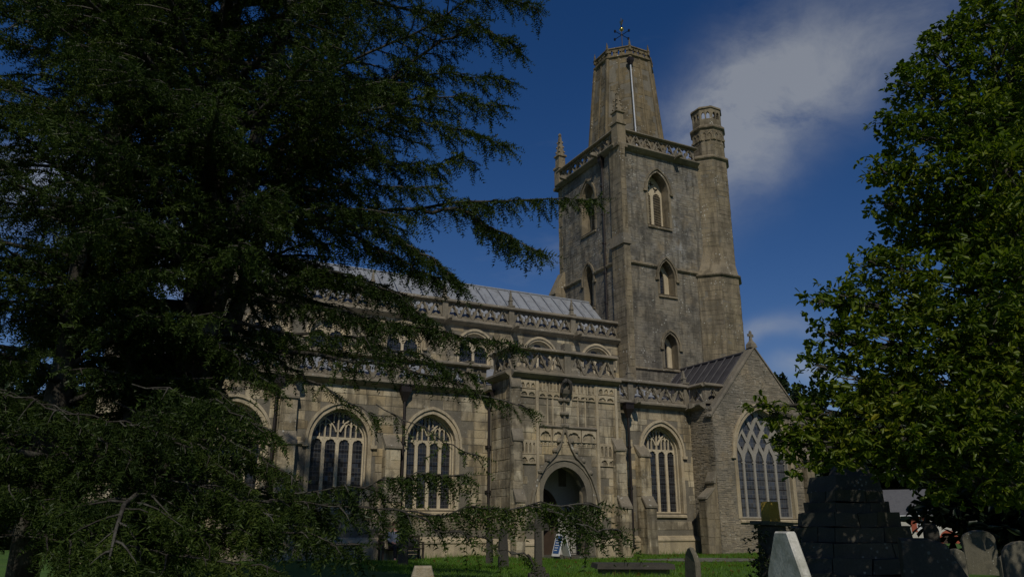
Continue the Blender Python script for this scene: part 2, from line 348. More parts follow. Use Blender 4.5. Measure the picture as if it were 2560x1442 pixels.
def courses(rnd, outer, holes, hr, wr, gap):
    """stones laid in courses over a polygon with holes: list of (u0,u1,v0,v1)"""
    us = [p[0] for p in outer]; vs = [p[1] for p in outer]; out = []; v = min(vs)
    while v < max(vs) - .03:
        h = min(rnd.uniform(*hr), max(vs) - v); u = min(us) - rnd.uniform(0, wr[1])
        while u < max(us):
            wd = rnd.uniform(*wr); a, b = max(u, min(us)), min(u + wd, max(us)); u += wd
            if b - a < .06: continue
            q = (a + gap / 2, b - gap / 2, v + gap / 2, v + h - gap / 2)
            pts = [(q[0], q[2]), (q[1], q[2]), (q[1], q[3]), (q[0], q[3]), ((q[0] + q[1]) / 2, (q[2] + q[3]) / 2)]
            if not all(in_poly((x + (1e-3 if x < (a + b) / 2 else -1e-3), z), outer) for x, z in pts[:4]): continue
            if any(any(in_poly(p, h_) for p in pts) or any(q[0] < x < q[1] and q[2] < z < q[3] for x, z in h_) for h_ in holes): continue
            out.append(q)
        v += h
    return out
def stones_joined(mb, fr, qs, rnd, proud=(.008, .03), base=-.02, jit=.012):
    for a, b, c, d in qs:
        p = rnd.uniform(*proud); j = lambda: rnd.uniform(-jit, jit) * .6
        fr_ = [(a + abs(j()), c + abs(j())), (b - abs(j()), c + abs(j())), (b - abs(j()), d - abs(j())), (a + abs(j()), d - abs(j()))]
        bk = [(a, c), (b, c), (b, d), (a, d)]
        i = [mb.vert(fr.p(x, z, base)) for x, z in bk] + [mb.vert(fr.p(x, z, p + rnd.uniform(-.004, .004))) for x, z in fr_]
        mb.face(i[4], i[5], i[6], i[7])
        for k in range(4): mb.face(i[k], i[(k + 1) % 4], i[4 + (k + 1) % 4], i[4 + k])
_unit = None
def stone_objects(fr, qs, rnd, parent, mat='ashlar', name='ashlar_block', proud=(.006, .022)):
    """single blocks sharing one mesh; the plane must be axis aligned"""
    global _unit
    if _unit is None:
        mb = MB(); e = .04
        mb.loft([[(-.5, -.5, -.5), (.5, -.5, -.5), (.5, .5, -.5), (-.5, .5, -.5)], [(-.5, -.5, .3), (.5, -.5, .3), (.5, .5, .3), (-.5, .5, .3)], [(-.5 + e * .4, -.5 + e, .5), (.5 - e * .4, -.5 + e, .5), (.5 - e * .4, .5 - e, .5), (-.5 + e * .4, .5 - e, .5)]])
        _unit = bpy.data.meshes.new(name); _unit.from_pydata(mb.v, [], mb.f); _unit.materials.append(M[mat])
    o0 = parent_origin(parent)
    m3 = Matrix((fr.u, fr.v, fr.n)).transposed()
    for a, b, c, d in qs:
        p = rnd.uniform(*proud); th = .06
        o = bpy.data.objects.new(name, _unit); COL.objects.link(o); o.parent = parent
        ctr = Vector(fr.p((a + b) / 2, (c + d) / 2, p - th / 2)) - o0
        o.matrix_local = Matrix.Translation(ctr) @ m3.to_4x4() @ Matrix.Diagonal((b - a, d - c, th, 1))

# ------------------------------------------------------------------ ground
def gz(x, y):
    d = math.hypot(x, y); t = min(max((d - 3) / 15, 0), 1); z = .47 * t * t * (3 - 2 * t)
    far = min(max((d - 46) / 30, 0), 1); z -= .5 * far * far * (3 - 2 * far)
    near = 1 - min(max((d - 34) / 10, 0), 1)
    return z + near * .035 * (math.sin(x * .9 + .3 * y) + math.sin(y * 1.1 - .4 * x + 1)) * t
mb = MB(); N = 150
def gcoord(k): s = k / N * 2 - 1; return 28 * s + 900 * s ** 5 * abs(s) ** 2
xs = [18 + gcoord(k) for k in range(N + 1)]; ys = [20 + gcoord(k) for k in range(N + 1)]
ids = [[mb.vert((x, y, gz(x, y))) for x in xs] for y in ys]
for j in range(N):
    for i in range(N): mb.face(ids[j][i], ids[j][i + 1], ids[j + 1][i + 1], ids[j + 1][i])
g = mb.build('ground', 'lawn', smooth=True, recalc=False); g['kind'] = 'structure'
# path from the porch round to the lower right
mb = MB(); pth = [(16.7, 27.4), (17.0, 25.6), (18.6, 24.2), (21.5, 23.0), (24.5, 21.6), (27, 19.5), (31, 17.5)]
fine_p = []
for a, b in zip(pth, pth[1:]):
    for k in range(8): t = k / 8; fine_p.append(((a[0] * (1 - t) + b[0] * t), (a[1] * (1 - t) + b[1] * t)))
rows = []
for i, p in enumerate(fine_p):
    q = fine_p[min(i + 1, len(fine_p) - 1)]; r_ = fine_p[max(i - 1, 0)]; dx, dy = q[0] - r_[0], q[1] - r_[1]; L = math.hypot(dx, dy); nx, ny = -dy / L, dx / L
    rows.append([mb.vert((p[0] + nx * e, p[1] + ny * e, gz(p[0] + nx * e, p[1] + ny * e) + .02)) for e in (-.75, -.4, 0, .4, .75)])
for a, b in zip(rows, rows[1:]):
    for k in range(4): mb.face(a[k], a[k + 1], b[k + 1], b[k])
mb.build('path', 'path_gravel', recalc=False)['kind'] = 'structure'

# ------------------------------------------------------------------ the church
GC = .47                                    # ground level along the walls
CH = thing('church', 'medieval stone church with truncated spire, pierced parapets, porch and transept', 'church', (19, 33, GC))
rs = random.Random(3)
YP, YA, YG, YT, YC = 28.0, 29.93, 28.3, 34.0, 34.5
def offs(p, o): return arch(p[0] - o, p[1] + o, p[2] - (o if len(p) < 6 else 0), p[3], p[4] + o * 1.15)
def hood(mb, fr, u0, u1, zs, za, o=.2, th=.1, drop=.12, pr=.1):
    f0 = arch(u0 - o, u1 + o, zs - drop, zs, za + o * 1.15, 10)[2:]; f1 = arch(u0 - o - th, u1 + o + th, zs - drop, zs, za + (o + th) * 1.15, 10)[2:]
    out = [(u1 + o + th, zs - drop)] + f1 + [(u0 - o - th, zs - drop), (u0 - o, zs - drop)] + list(reversed(f0)) + [(u1 + o, zs - drop)]
    plate(mb, fr, out, [], pr, -.02)
    for uu in (u0 - o - th - .09, u1 + o - .05):
        q = [(uu, zs - drop - .13), (uu + .24, zs - drop - .13), (uu + .24, zs - drop), (uu, zs - drop)]
        plate(mb, fr, q, [], pr + .02, -.02)
def fn_hole(a, b, bot, top, n=5, minh=.1):
    us = [a + (b - a) * k / n for k in range(n + 1)]
    lo = [(u, bot(u)) for u in us]; hi = [(u, max(top(u), bot(u) + .012)) for u in us]
    if max(h[1] - l[1] for l, h in zip(lo, hi)) < minh: return None
    return lo + list(reversed(hi))
def cusp_head(u0, u1, zb, zs, zt, n=8):
    """light with a cusped, rounded head"""
    m = (u0 + u1) / 2; wd = (u1 - u0) / 2; pts = [(u0, zb), (u1, zb), (u1, zs)]
    for k in range(1, 2 * n):
        a = math.pi * k / (2 * n); r = 1 - .16 * max(0, math.sin(3 * a)) * 0 - .13 * (abs(math.cos(2.5 * a)) < .28)
        pts.append((m + wd * math.cos(a) * r, zs + (zt - zs) * math.sin(a) * r))
    pts.append((u0, zs)); return pts
def tracery4(u0, u1, zb, zs, za, n=4, mul=.13):
    """holes for a perpendicular window of n lights: main lights, panel lights under sub arches, lights over"""
    holes = []; lights = []; mg = .09; iw = (u1 - u0 - 2 * mg - (n - 1) * mul) / n
    main = arch_top(u0 + mg, u1 - mg, zs, za - mg); zh = zs + .03 * (za - zs); hh = iw * .62
    for k in range(n):
        a = u0 + mg + k * (iw + mul); b = a + iw
        q = cusp_head(a, b, zb + .05, zh - hh * .55, zh + hh * .25); holes.append(q); lights.append(q)
    mid = (u0 + u1) / 2; sub = arch_top(u0 + mg, mid, zs, zs + (za - zs) * .66); sub2 = arch_top(mid, u1 - mg, zs, zs + (za - zs) * .66)
    zbot = zh + hh * .25 + .10
    h = fn_hole(u0 + mg + .03, u1 - mg - .03, lambda u: zbot - .02, lambda u: main(u) - .02, 24)
    if h: holes.append(h)
    return holes, lights
def head_bars(u0, u1, zb, zs, za):
    """centre lines of the bars that fill the window head: sub arches, uprights, little arched heads"""
    mg = .09; main = arch_top(u0 + mg, u1 - mg, zs, za - mg); mid = (u0 + u1) / 2; H = za - zs; out = []
    zbot = zs + .03 * H + ((u1 - u0 - 2 * mg - .39) / 4) * .155 + .06
    for c0, c1 in ((u0 + mg, mid), (mid, u1 - mg)):
        sf = arch_top(c0, c1, zs, zs + H * .72); us = np.linspace(c0, c1, 15)
        pts = [(u, min(sf(u), main(u))) for u in us if sf(u) > zbot - .02]
        out.append((pts, .042)); cm = (c0 + c1) / 2; q = (c1 - c0) * .21
        for u in (cm - q, cm, cm + q):
            z1 = min(sf(u), main(u)); out.append(([(u, zbot - .03), (u, z1)], .03 if u != cm else .036))
        for u in (cm - q / 2, cm + q / 2):
            z1 = min(sf(u - q / 2), sf(u + q / 2), main(u)) - .03; out.append(([(u - q / 2, z1 - .16), (u - q * .3, z1 - .05), (u, z1), (u + q * .3, z1 - .05), (u + q / 2, z1 - .16)], .022))
    for e in (-.17, 0, .17):
        u = mid + e * (u1 - u0) / 2; sfz = zs + H * (.45 if e == 0 else .58); out.append(([(u, sfz - (.35 if e == 0 else .0) * H), (u, main(u))], .03))
    for e in (-.085, .085):
        u = mid + e * (u1 - u0) / 2; z1 = main(u) - .06; ww = .085 * (u1 - u0) / 2; out.append(([(u - ww, z1 - .14), (u, z1), (u + ww, z1 - .14)], .022))
    return out
tracery4.bars = head_bars
def strip(mb, fr, pts, hw, d0, d1):
    rings = []
    for i, p in enumerate(pts):
        a, b = pts[max(i - 1, 0)], pts[min(i + 1, len(pts) - 1)]; L = math.hypot(b[0] - a[0], b[1] - a[1]) + 1e-9; nx, nz = -(b[1] - a[1]) / L * hw, (b[0] - a[0]) / L * hw
        rings.append([fr.p(p[0] - nx, p[1] - nz, d1), fr.p(p[0] - nx * .55, p[1] - nz * .55, d0), fr.p(p[0] + nx * .55, p[1] + nz * .55, d0), fr.p(p[0] + nx, p[1] + nz, d1)])
    mb.loft(rings)
def bars(mb, fr, lights, d, step=.42):
    for q in lights:
        a = min(p[0] for p in q); b = max(p[0] for p in q); z0 = min(p[1] for p in q); z1 = max(p[1] for p in q) - (b - a) * .5
        z = z0 + step
        while z < z1:
            plate(mb, fr, [(a, z), (b, z), (b, z + .018), (a, z + .018)], [], d + .02, d); z += step
def make_window(fr, u0, u1, zb, zs, za, tr, depth=.36, mat='tracery_stone', gl='leaded_glass', surround=.17, hoodm=True, sill=True, extra=None, wallmat='dressed', bar=True):
    """returns the polygon cut from the wall stones"""
    holes, lights = tr(u0, u1, zb, zs, za)
    outer = arch(u0, u1, zb, zs, za)
    mb = MB(); plate(mb, fr, outer, holes, -depth, -depth - .12)
    if hasattr(tr, 'bars'):
        for k, (pts, hw) in enumerate(tr.bars(u0, u1, zb, zs, za)): strip(mb, fr, pts, hw, -depth + .01 + .002 * (k % 7), -depth - .1)
    wn = mb.build('window', mat, CH)
    s = MB(); so = arch(u0 - surround, u1 + surround, zb - .02, zs, za + surround * 1.15)
    plate(s, fr, so, [arch(u0, u1, zb + .0005, zs, za)], .03, -depth - .14)
    s.build('surround', wallmat, wn)
    if hoodm and bar: i = MB(); plate(i, fr, arch(u0 + .001, u1 - .001, zb + .001, zs, za - .001), [arch(u0 + .05, u1 - .05, zb + .06, zs, za - .06)], -depth * .55, -depth + .0)
    if hoodm and bar: i.build('inner_moulding', mat, wn)
    for k, q in enumerate(lights):
        p = MB(); a = min(x for x, z in q) - .02; b = max(x for x, z in q) + .02; z0 = min(z for x, z in q) - .02; z1 = max(z for x, z in q) + .02
        p.poly([fr.p(a, z0, -depth - .07), fr.p(b, z0, -depth - .07), fr.p(b, z1, -depth - .07), fr.p(a, z1, -depth - .07)]); p.build('pane', gl, wn, recalc=False)
    zt = max(max(z for x, z in q) for q in lights) + .02
    if za - zt > .15:
        p = MB(); f = arch_top(u0, u1, zs, za); us = [u0 + (u1 - u0) * (k + .001) / 12.002 for k in range(13)]
        pts = [(u0 + .01, zt), (u1 - .01, zt)] + [(u, max(f(u), zt)) for u in reversed(us[1:-1])]
        tri = tessellate_polygon([[Vector((x, z, 0)) for x, z in pts]]); ii = [p.vert(fr.p(x, z, -depth - .07)) for x, z in pts]
        for t in tri: p.face(*(ii[k] for k in t))
        p.build('pane', gl, wn, recalc=False)
    if bar:
        b = MB(); bars(b, fr, lights, -depth - .065); b.build('saddle_bars', 'pipe_iron', wn, kind='stuff')
    if hoodm:
        h = MB(); hood(h, fr, u0, u1, zs, za, surround - .02); h.build('hood_mould', wallmat, wn)
    if sill:
        h = MB(); h.loft([[fr.p(x, z, d) for d, z in ((-depth - .1, zb + .012), (.015, zb - .06), (.10, zb - .11), (.10, zb - .19), (-.05, zb - .24))] for x in (u0 - .12, u1 + .12)]); h.build('sill', wallmat, wn)
    if extra: extra(wn)
    return arch(u0 - surround + .012, u1 + surround - .012, zb - .03, zs, za + surround * 1.1)
def run(mb, fr, u0, u1, z, prof):
    """moulding along a wall; prof is (out, z) pairs"""
    mb.loft([[fr.p(u, z + dz, d) for d, dz in prof] for u in (u0, u1)])
CORNICE = [(-.05, -.18), (.08, -.15), (.26, -.05), (.32, .0), (.32, .07), (.22, .13), (-.05, .18)]
STRING = [(-.05, -.09), (.05, -.07), (.11, -.01), (.11, .04), (-.05, .13)]
COPING = [(-.30, -.10), (-.30, -.02), (-.12, .09), (.06, .06), (.17, -.03), (.17, -.08), (.04, -.13)]
def foil(cx, cz, r, n, rot, k=5):
    pts = []
    for i in range(n * k * 2):
        a = 6.28318 * i / (n * k * 2); pts.append((cx + r * (.66 + .34 * math.cos(n * (a - rot))) * math.cos(a), cz + r * (.66 + .34 * math.cos(n * (a - rot))) * math.sin(a)))
    return pts
def parapet(fr, u0, u1, z0, z1, cell, posts=(), th=.2, d=0, mat='parapet_stone', name='parapet', pin=None, cornice=True, style=0, spouts=()):
    """pierced parapet: tracery panels between a base course and a coping"""
    base = MB(); hb = (z1 - z0)
    pb, pt = z0 + hb * .2, z1 - hb * .12
    plate(base, fr, [(u0, z0 + .1), (u1, z0 + .1), (u1, pb), (u0, pb)], [], d - .02, d - th)
    o = base.build(name, mat, CH)
    cuts = sorted([u0] + [p for p in posts if u0 + .2 < p < u1 - .2] + [u1])
    for a, b in zip(cuts, cuts[1:]):
        a2, b2 = a + .1, b - .1; n = max(1, round((b2 - a2) / cell)); cw = (b2 - a2) / n; holes = []; h = pt - pb
        for k in range(-1, 2 * n):
            up = (k % 2 == 0); c = a2 + (k + 1) * cw / 2
            r = min(cw, h) * .37
            if k == -1 or k == 2 * n - 1: continue
            zc = pb + h * (.36 if up else .64)
            if style == 2: holes.append(foil(c, zc, r * 1.0, 4, math.pi / 4))
            else: holes.append(foil(c, zc, r * 1.04, 3, math.pi / 2 if up else -math.pi / 2))
        p = MB(); plate(p, fr, [(a2, pb), (b2, pb), (b2, pt), (a2, pt)], holes, d - .05, d - th + .03); pn = p.build('panel', mat, o)
        z = MB()   # raised zigzag bars between the foils
        for k in range(n):
            x0 = a2 + k * cw
            for (xa, za_, xb, zb_) in ((x0 + .02, pb, x0 + cw / 2, pt), (x0 + cw / 2, pt, x0 + cw - .02, pb)):
                t = .035; z.loft([[fr.p(xa - t, za_, e), fr.p(xa + t, za_, e), fr.p(xb + t, zb_, e), fr.p(xb - t, zb_, e)] for e in (d + .0, d - .06)])
        z.build('zigzag_bar', mat, o)
    c = MB(); run(c, fr, u0 - .02, u1 + .02, z1 - .02, [(q[0] + d, q[1]) for q in COPING]); plate(c, fr, [(u0, pt), (u1, pt), (u1, z1 - .09), (u0, z1 - .09)], [], d - .01, d - th); c.build('coping', mat, o)
    if cornice: c = MB(); run(c, fr, u0 - .02, u1 + .02, z0, [(q[0] + d, q[1]) for q in CORNICE]); c.build('cornice', mat, o)
    for u in posts:
        p = MB(); w_ = .15
        plate(p, fr, [(u - w_, z0 + .08), (u + w_, z0 + .08), (u + w_, z1 + .1), (u - w_, z1 + .1)], [], d + .06, d - th - .04); 
        plate(p, fr, [(u - w_ - .04, z1 + .06), (u + w_ + .04, z1 + .06), (u + w_ + .02, z1 + .14), (u - w_ - .02, z1 + .14)], [], d + .1, d - th - .08); p.build('post', mat, o)
        if pin: pinnacle(fr.p(u, z1 + .14, d - th / 2), pin, o, mat, .085)
    for u in spouts: spout(fr, u, z0 + .02, o)
    return o
def pinnacle(p, h, parent, mat='parapet_stone', w_=.13, name='pinnacle'):
    m = MB(); x, y, z = p
    def sq(r, zz): return [(x - r, y - r, zz), (x + r, y - r, zz), (x + r, y + r, zz), (x - r, y + r, zz)]
    m.loft([sq(w_, z), sq(w_, z + h * .30)]); m.loft([sq(w_ * 1.35, z + h * .30), sq(w_ * 1.35, z + h * .34), sq(w_ * .95, z + h * .37)])
    m.loft([sq(w_ * .85, z + h * .36), sq(w_ * .28, z + h * .9)])
    for k in range(3):
        zz = z + h * (.45 + .14 * k); r = w_ * (.85 - .57 * (.09 + .14 * k) / .54)
        for dx, dy in ((1, 1), (1, -1), (-1, 1), (-1, -1)):
            cx, cy = x + dx * r * 1.05, y + dy * r * 1.05; e = w_ * .24
            m.loft([[(cx - e, cy - e, zz - e), (cx + e, cy - e, zz - e), (cx + e, cy + e, zz - e), (cx - e, cy + e, zz - e)], [(cx - e * .4, cy - e * .4, zz + e), (cx + e * .4, cy - e * .4, zz + e), (cx + e * .4, cy + e * .4, zz + e), (cx - e * .4, cy + e * .4, zz + e)]])
    m.lathe((x, y, z), [(w_ * .2, h * .88), (w_ * .5, h * .92), (w_ * .5, h * .95), (w_ * .15, h)], 6)
    return m.build(name, mat, parent)
def spout(fr, u, z, parent):
    """projecting carved waterspout"""
    m = MB(); rings = []
    for d, w_, h0, h1 in ((-.05, .13, -.17, .1), (.22, .13, -.15, .1), (.40, .10, -.08, .12), (.52, .13, -.10, .16), (.70, .12, -.08, .14), (.78, .06, -.03, .08)):
        rings.append([fr.p(u - w_, z + h0, d), fr.p(u + w_, z + h0, d), fr.p(u + w_ * .8, z + h1, d), fr.p(u - w_ * .8, z + h1, d)])
    m.loft(rings); return m.build('gargoyle', 'parapet_stone', parent)
def downpipe(x, y, z0, z1, hopper=True):
    m = MB(); m.tube([(x, y, z0), (x, y, z1)], .06, 8); o = m.build('drainpipe', 'pipe_iron', CH)
    for k in range(int((z1 - z0) / 1.8) + 1):
        c = MB(); zz = z0 + .5 + 1.8 * k; c.lathe((x, y, zz), [(.085, -.05), (.085, .05)], 8); c.box(x - .13, x + .13, y + .03, y + .09, zz - .04, zz + .04); c.build('collar', 'pipe_iron', o)
    if hopper:
        h = MB(); h.loft([[(x - a, y - b, z), (x + a, y - b, z), (x + a, y + .09, z), (x - a, y + .09, z)] for a, b, z in ((.07, .06, z1 - .1), (.11, .1, z1 + .05), (.22, .18, z1 + .28), (.22, .18, z1 + .5), (.25, .21, z1 + .52), (.25, .21, z1 + .58))]); h.build('hopper', 'pipe_iron', o)
    s = MB(); s.tube([(x, y, z0 + .02), (x, y, z0 - .1), (x, y - .14, z0 - .22)], .06, 8); s.build('shoe', 'pipe_iron', o)
    return o
def plinth(fr, u0, u1, z=1.08, d=0, parent=CH):
    m = MB(); run(m, fr, u0, u1, GC - .3, [(-.05, 0), (.16 + d, 0), (.16 + d, z - GC - .1 + .3), (.20 + d, z - GC - .06 + .3), (.20 + d, z - GC + .3), (.07 + d, z - GC + .14 + .3), (.07 + d, z - GC + .33), (.10 + d, z - GC + .36), (.10 + d, z - GC + .42), (-.05, z - GC + .5)]); return m.build('plinth', 'dressed', parent)
def buttress(x0, x1, y_wall, stages, z0=GC - .3, axis='S', mat='ashlar_joined'):
    """stages: list of (projection, top z); sloping set-offs between"""
    m = MB(); prof = []; z = z0
    for i, (pr, zt) in enumerate(stages):
        prof += [(pr, z), (pr, zt)]; z = zt + (.42 if i < len(stages) - 1 else .5)
    prof.append((-.05, z)); prof = [(-.05, z0)] + prof
    if axis == 'S': m.loft([[(x, y_wall - d, zz) for d, zz in prof] for x in (x0, x1)])
    else: m.loft([[(y_wall - d, y, zz) for d, zz in prof] for y in (x0, x1)])
    o = m.build('buttress', mat, CH); z = max(z0, GC) + .02; sm = MB()
    for i, (pr, zt) in enumerate(stages):
        fr, sd = (SF(y_wall - pr), WF(x0)) if axis == 'S' else (WF(y_wall - pr), SF(x0))
        for ff, a, b in ((fr, x0, x1), (sd, y_wall - pr, y_wall - .01)): stones_joined(sm, ff, courses(rs, [(a, z), (b, z), (b, zt - .08), (a, zt - .08)], [], (.26, .42), (.28, .62), .012), rs, (.004, .018))
        z = zt + .45
    sm.build('ashlar_stones', mat, o, recalc=False, kind='stuff')
    for i, (pr, zt) in enumerate(stages):     # drip slabs at the set-offs
        nx = stages[i + 1][0] if i + 1 < len(stages) else 0; c = MB(); e = .04; hh = .42 if i < len(stages) - 1 else .5
        pf = [(pr + .06, zt - .06), (pr + .06, zt + .03), (nx, zt + hh + .03), (nx - .03, zt + hh), (pr - .05, zt - .06)]
        if axis == 'S': c.loft([[(x, y_wall - d, zz) for d, zz in pf] for x in (x0 - e, x1 + e)])
        else: c.loft([[(y_wall - d, y, zz) for d, zz in pf] for y in (x0 - e, x1 + e)])
        c.build('weathering', 'parapet_stone', o)
    return o
BLOCKS = []   # (distance, frame, quad, parent)
def ashlar(fr, outer, holes, parent, hr=(.27, .42), wr=(.42, .95), rnd=rs, gap=.012):
    for q in courses(rnd, outer, holes, hr, wr, gap): BLOCKS.append((fr, q, parent))
def rubble(name, fr, outer, holes, parent, mat, hr=(.06, .17), wr=(.12, .46), gap=.012, proud=(.002, .03), wob=None):
    q = courses(rs, outer, holes, hr, wr, gap); wob = .022 if wob is None and name == 'rubble_stone' else (wob or 0)
    if wob: q = [(a - rs.uniform(-wob, wob) * .5, b + rs.uniform(-wob, wob) * .5, c - rs.uniform(-wob, wob), d + rs.uniform(-wob, wob)) for a, b, c, d in q]
    m = MB(); stones_joined(m, fr, q, rs, proud); return m.build(name, mat, parent, recalc=False, kind='stuff')

# ---- south aisle
f = SF(YA); AW = MB(); cuts = []
wins = [(6.82, 9.02, 2.28, 4.78, 6.02), (10.62, 12.72, 2.28, 4.82, 6.04), (22.12, 24.28, 2.24, 4.95, 6.2), (2.9, 5.1, 2.28, 4.8, 6.02)]
for a in wins: cuts.append(make_window(f, *a, tracery4))
ah = [arch(a[0] - .06, a[1] + .06, a[2] - .05, a[3], a[4] + .06) for a in wins]
door_in = arch(16.2, 17.5, GC + .02, 2.3, 3.2)
plate(AW, f, [(-.5, GC - .4), (25.2, GC - .4), (25.2, 7.2), (-.5, 7.2)], ah + [door_in], 0, -.6)
aisle = AW.build('aisle_wall', 'mortar', CH)
m = MB(); m.box(-.5, -.02, YA + .6, YC, GC - .4, 8); m.build('aisle_end_wall', 'mortar', CH)
ashlar(f, [(5.2, 1.5), (14.24, 1.5), (14.24, 7.02), (5.2, 7.02)], cuts, aisle)
ashlar(f, [(19.75, 1.5), (25.0, 1.5), (25.0, 7.02), (19.75, 7.02)], cuts, aisle)
m = MB(); stones_joined(m, f, courses(rs, [(-.5, 1.5), (5.2, 1.5), (5.2, 7.02), (-.5, 7.02)], cuts, (.27, .42), (.42, .95), .012), rs, (.006, .022)); m.build('ashlar_stones', 'ashlar_joined', aisle, recalc=False, kind='stuff')
plinth(f, -.5, 14.28); plinth(f, 19.62, 25.0)
m = MB(); run(m, f, -.5, 6.5, 4.62, STRING); m.build('string_course', 'dressed', CH)
parapet(f, -.5, 14.2, 7.12, 8.25, .78, (5.95, 9.95, 13.3), pin=None, spouts=(6.05, 13.9))
parapet(f, 19.7, 24.95, 7.12, 8.25, .78, (21.55, 24.85), pin=.62, spouts=(21.5, 24.7))
buttress(5.55, 6.15, YA, [(.75, 2.6), (.5, 4.6), (.3, 6.3)]); buttress(9.62, 10.2, YA, [(.75, 2.6), (.5, 4.6)]); buttress(21.65, 22.2, YA, [(.7, 2.5), (.42, 4.75)])
downpipe(10.42, YA - .12, GC + .25, 6.55); downpipe(14.16, YA - .14, GC + .25, 6.6); downpipe(21.02, YA - .5, GC + .5, 6.5); downpipe(5.4, YA - .12, GC + .25, 6.5)
m = MB(); m.prism_x([(YA + .2, 7.35), (YC, 9.0), (YC, 9.12), (YA + .2, 7.47)], -.4, 24.3); AR = m.build('aisle_roof', 'lead_roof', CH)

# ---- porch
f = SF(YP); PX0, PX1 = 14.34, 19.6; DX0, DX1 = 15.72, 17.76
dh = arch(DX0, DX1, GC - .02, 2.85, 3.98)
m = MB(); plate(m, f, [(PX0, GC - .4), (PX1, GC - .4), (PX1, 7.7), (PX0, 7.7)], [dh], 0, -.55); porch = m.build('porch', 'mortar', CH)
for nm, x0, x1 in (('porch_side', PX0, PX0 + .5), ('porch_side', PX1 - .5, PX1)):
    m = MB(); m.box(x0 + .001, x1 - .001, YP + .55, YA - .001, GC - .4, 7.7); m.build('side_wall', 'mortar', porch)
for x0, x1 in ((PX0 + .502, PX0 + .55), (PX1 - .55, PX1 - .502)):
    m = MB(); m.box(x0, x1, YP + .552, YA - .005, GC, 4.6); m.build('plaster_wall', 'whitewash', porch)
m = MB(); plate(m, SF(YA - .03), [(PX0 + .56, GC), (PX1 - .56, GC), (PX1 - .56, 4.6), (PX0 + .56, 4.6)], [arch(16.2, 17.5, GC + .001, 2.3, 3.2), [(17.55, 3.3), (17.95, 3.3), (17.95, 4.05), (17.55, 4.05)]], 0, -.028); m.build('plaster_wall', 'whitewash', porch)
m = MB(); m.box(PX0 + .5, PX1 - .5, YP + .55, YA - .004, 4.6, 4.75); m.build('porch_ceiling', 'dark_wood', porch)
m = MB(); m.box(PX0 + .5, PX1 - .5, YP - .05, YA - .004, GC - .3, GC + .06); m.build('porch_floor', 'step_stone', porch)
m = MB(); plate(m, SF(YA + .35), arch(16.15, 17.55, GC, 2.3, 3.25), [], 0, -.08); m.build('inner_door', 'door_wood', porch)
# arched doorway orders, ogee hood, finial
for k, (o, d) in enumerate(((.0, -.30), (.14, -.12), (.28, .045))):
    mm = MB(); out = arch(DX0 - o - .14, DX1 + o + .14, GC - .02, 2.85, 3.98 + (o + .14) * .95); inn = arch(DX0 - o, DX1 + o, GC - .0195, 2.85, 3.98 + o * .95)
    plate(mm, f, out, [inn], d, d - .22); mm.build('door_moulding', 'dressed' if k < 2 else 'parapet_stone', porch)
og = []; mid = (DX0 + DX1) / 2
for s_ in (1, -1):
    L = [(1.62, 2.35), (1.50, 2.9), (1.25, 3.55), (.92, 4.05), (.55, 4.38), (.28, 4.78), (.12, 5.2), (.06, 5.5)]
    mm = MB(); mm.loft([[f.p(mid + s_ * (u - e * .5), v - e * .5, -.02), f.p(mid + s_ * (u + e * .5), v + e * .5, -.02), f.p(mid + s_ * (u + e * .5), v + e * .5, .13), f.p(mid + s_ * (u - e * .5), v - e * .5, .13)] for (u, v), e in zip(L, (.08, .08, .085, .085, .08, .07, .06, .05))]); mm.build('ogee_hood', 'parapet_stone', porch)
    for k, (u, v) in enumerate(((1.2, 3.75), (.85, 4.22), (.5, 4.6), (.3, 5.0))):
        c = MB(); q = f.p(mid + s_ * u, v, .1); c.lathe(q, [(.02, -.1), (.1, -.05), (.11, .02), (.05, .09), (.02, .12)], 7); c.build('crocket', 'parapet_stone', porch)
m = MB(); m.tube([f.p(mid, 5.35, .06), f.p(mid, 6.75, .06)], .055, 6); m.build('finial_shaft', 'parapet_stone', porch)
for zz, r in ((5.62, .13), (6.12, .14), (6.68, .2)):
    for dx in (-1, 0, 1):
        c = MB(); c.lathe(f.p(mid + dx * r * .9, zz, .08), [(.02, -.1), (.09, -.04), (.1, .03), (.03, .1)], 6); c.build('crocket', 'parapet_stone', porch)
# carved panels of blind tracery
def blind(u0, u1, z0, z1, n, zh, foils=True, name='tracery_panel', d=.045):
    """raised frame with n sunk, arched lights hanging from the top"""
    cw = (u1 - u0) / n; holes = [cusp_head(u0 + k * cw + .035, u0 + (k + 1) * cw - .035, z0 + .03, zh, z1 - .1) for k in range(n)]
    mm = MB(); plate(mm, f, [(u0, z0), (u1, z0), (u1, z1), (u0, z1)], holes, d, -.01); o = mm.build(name, 'dressed', porch)
    return o
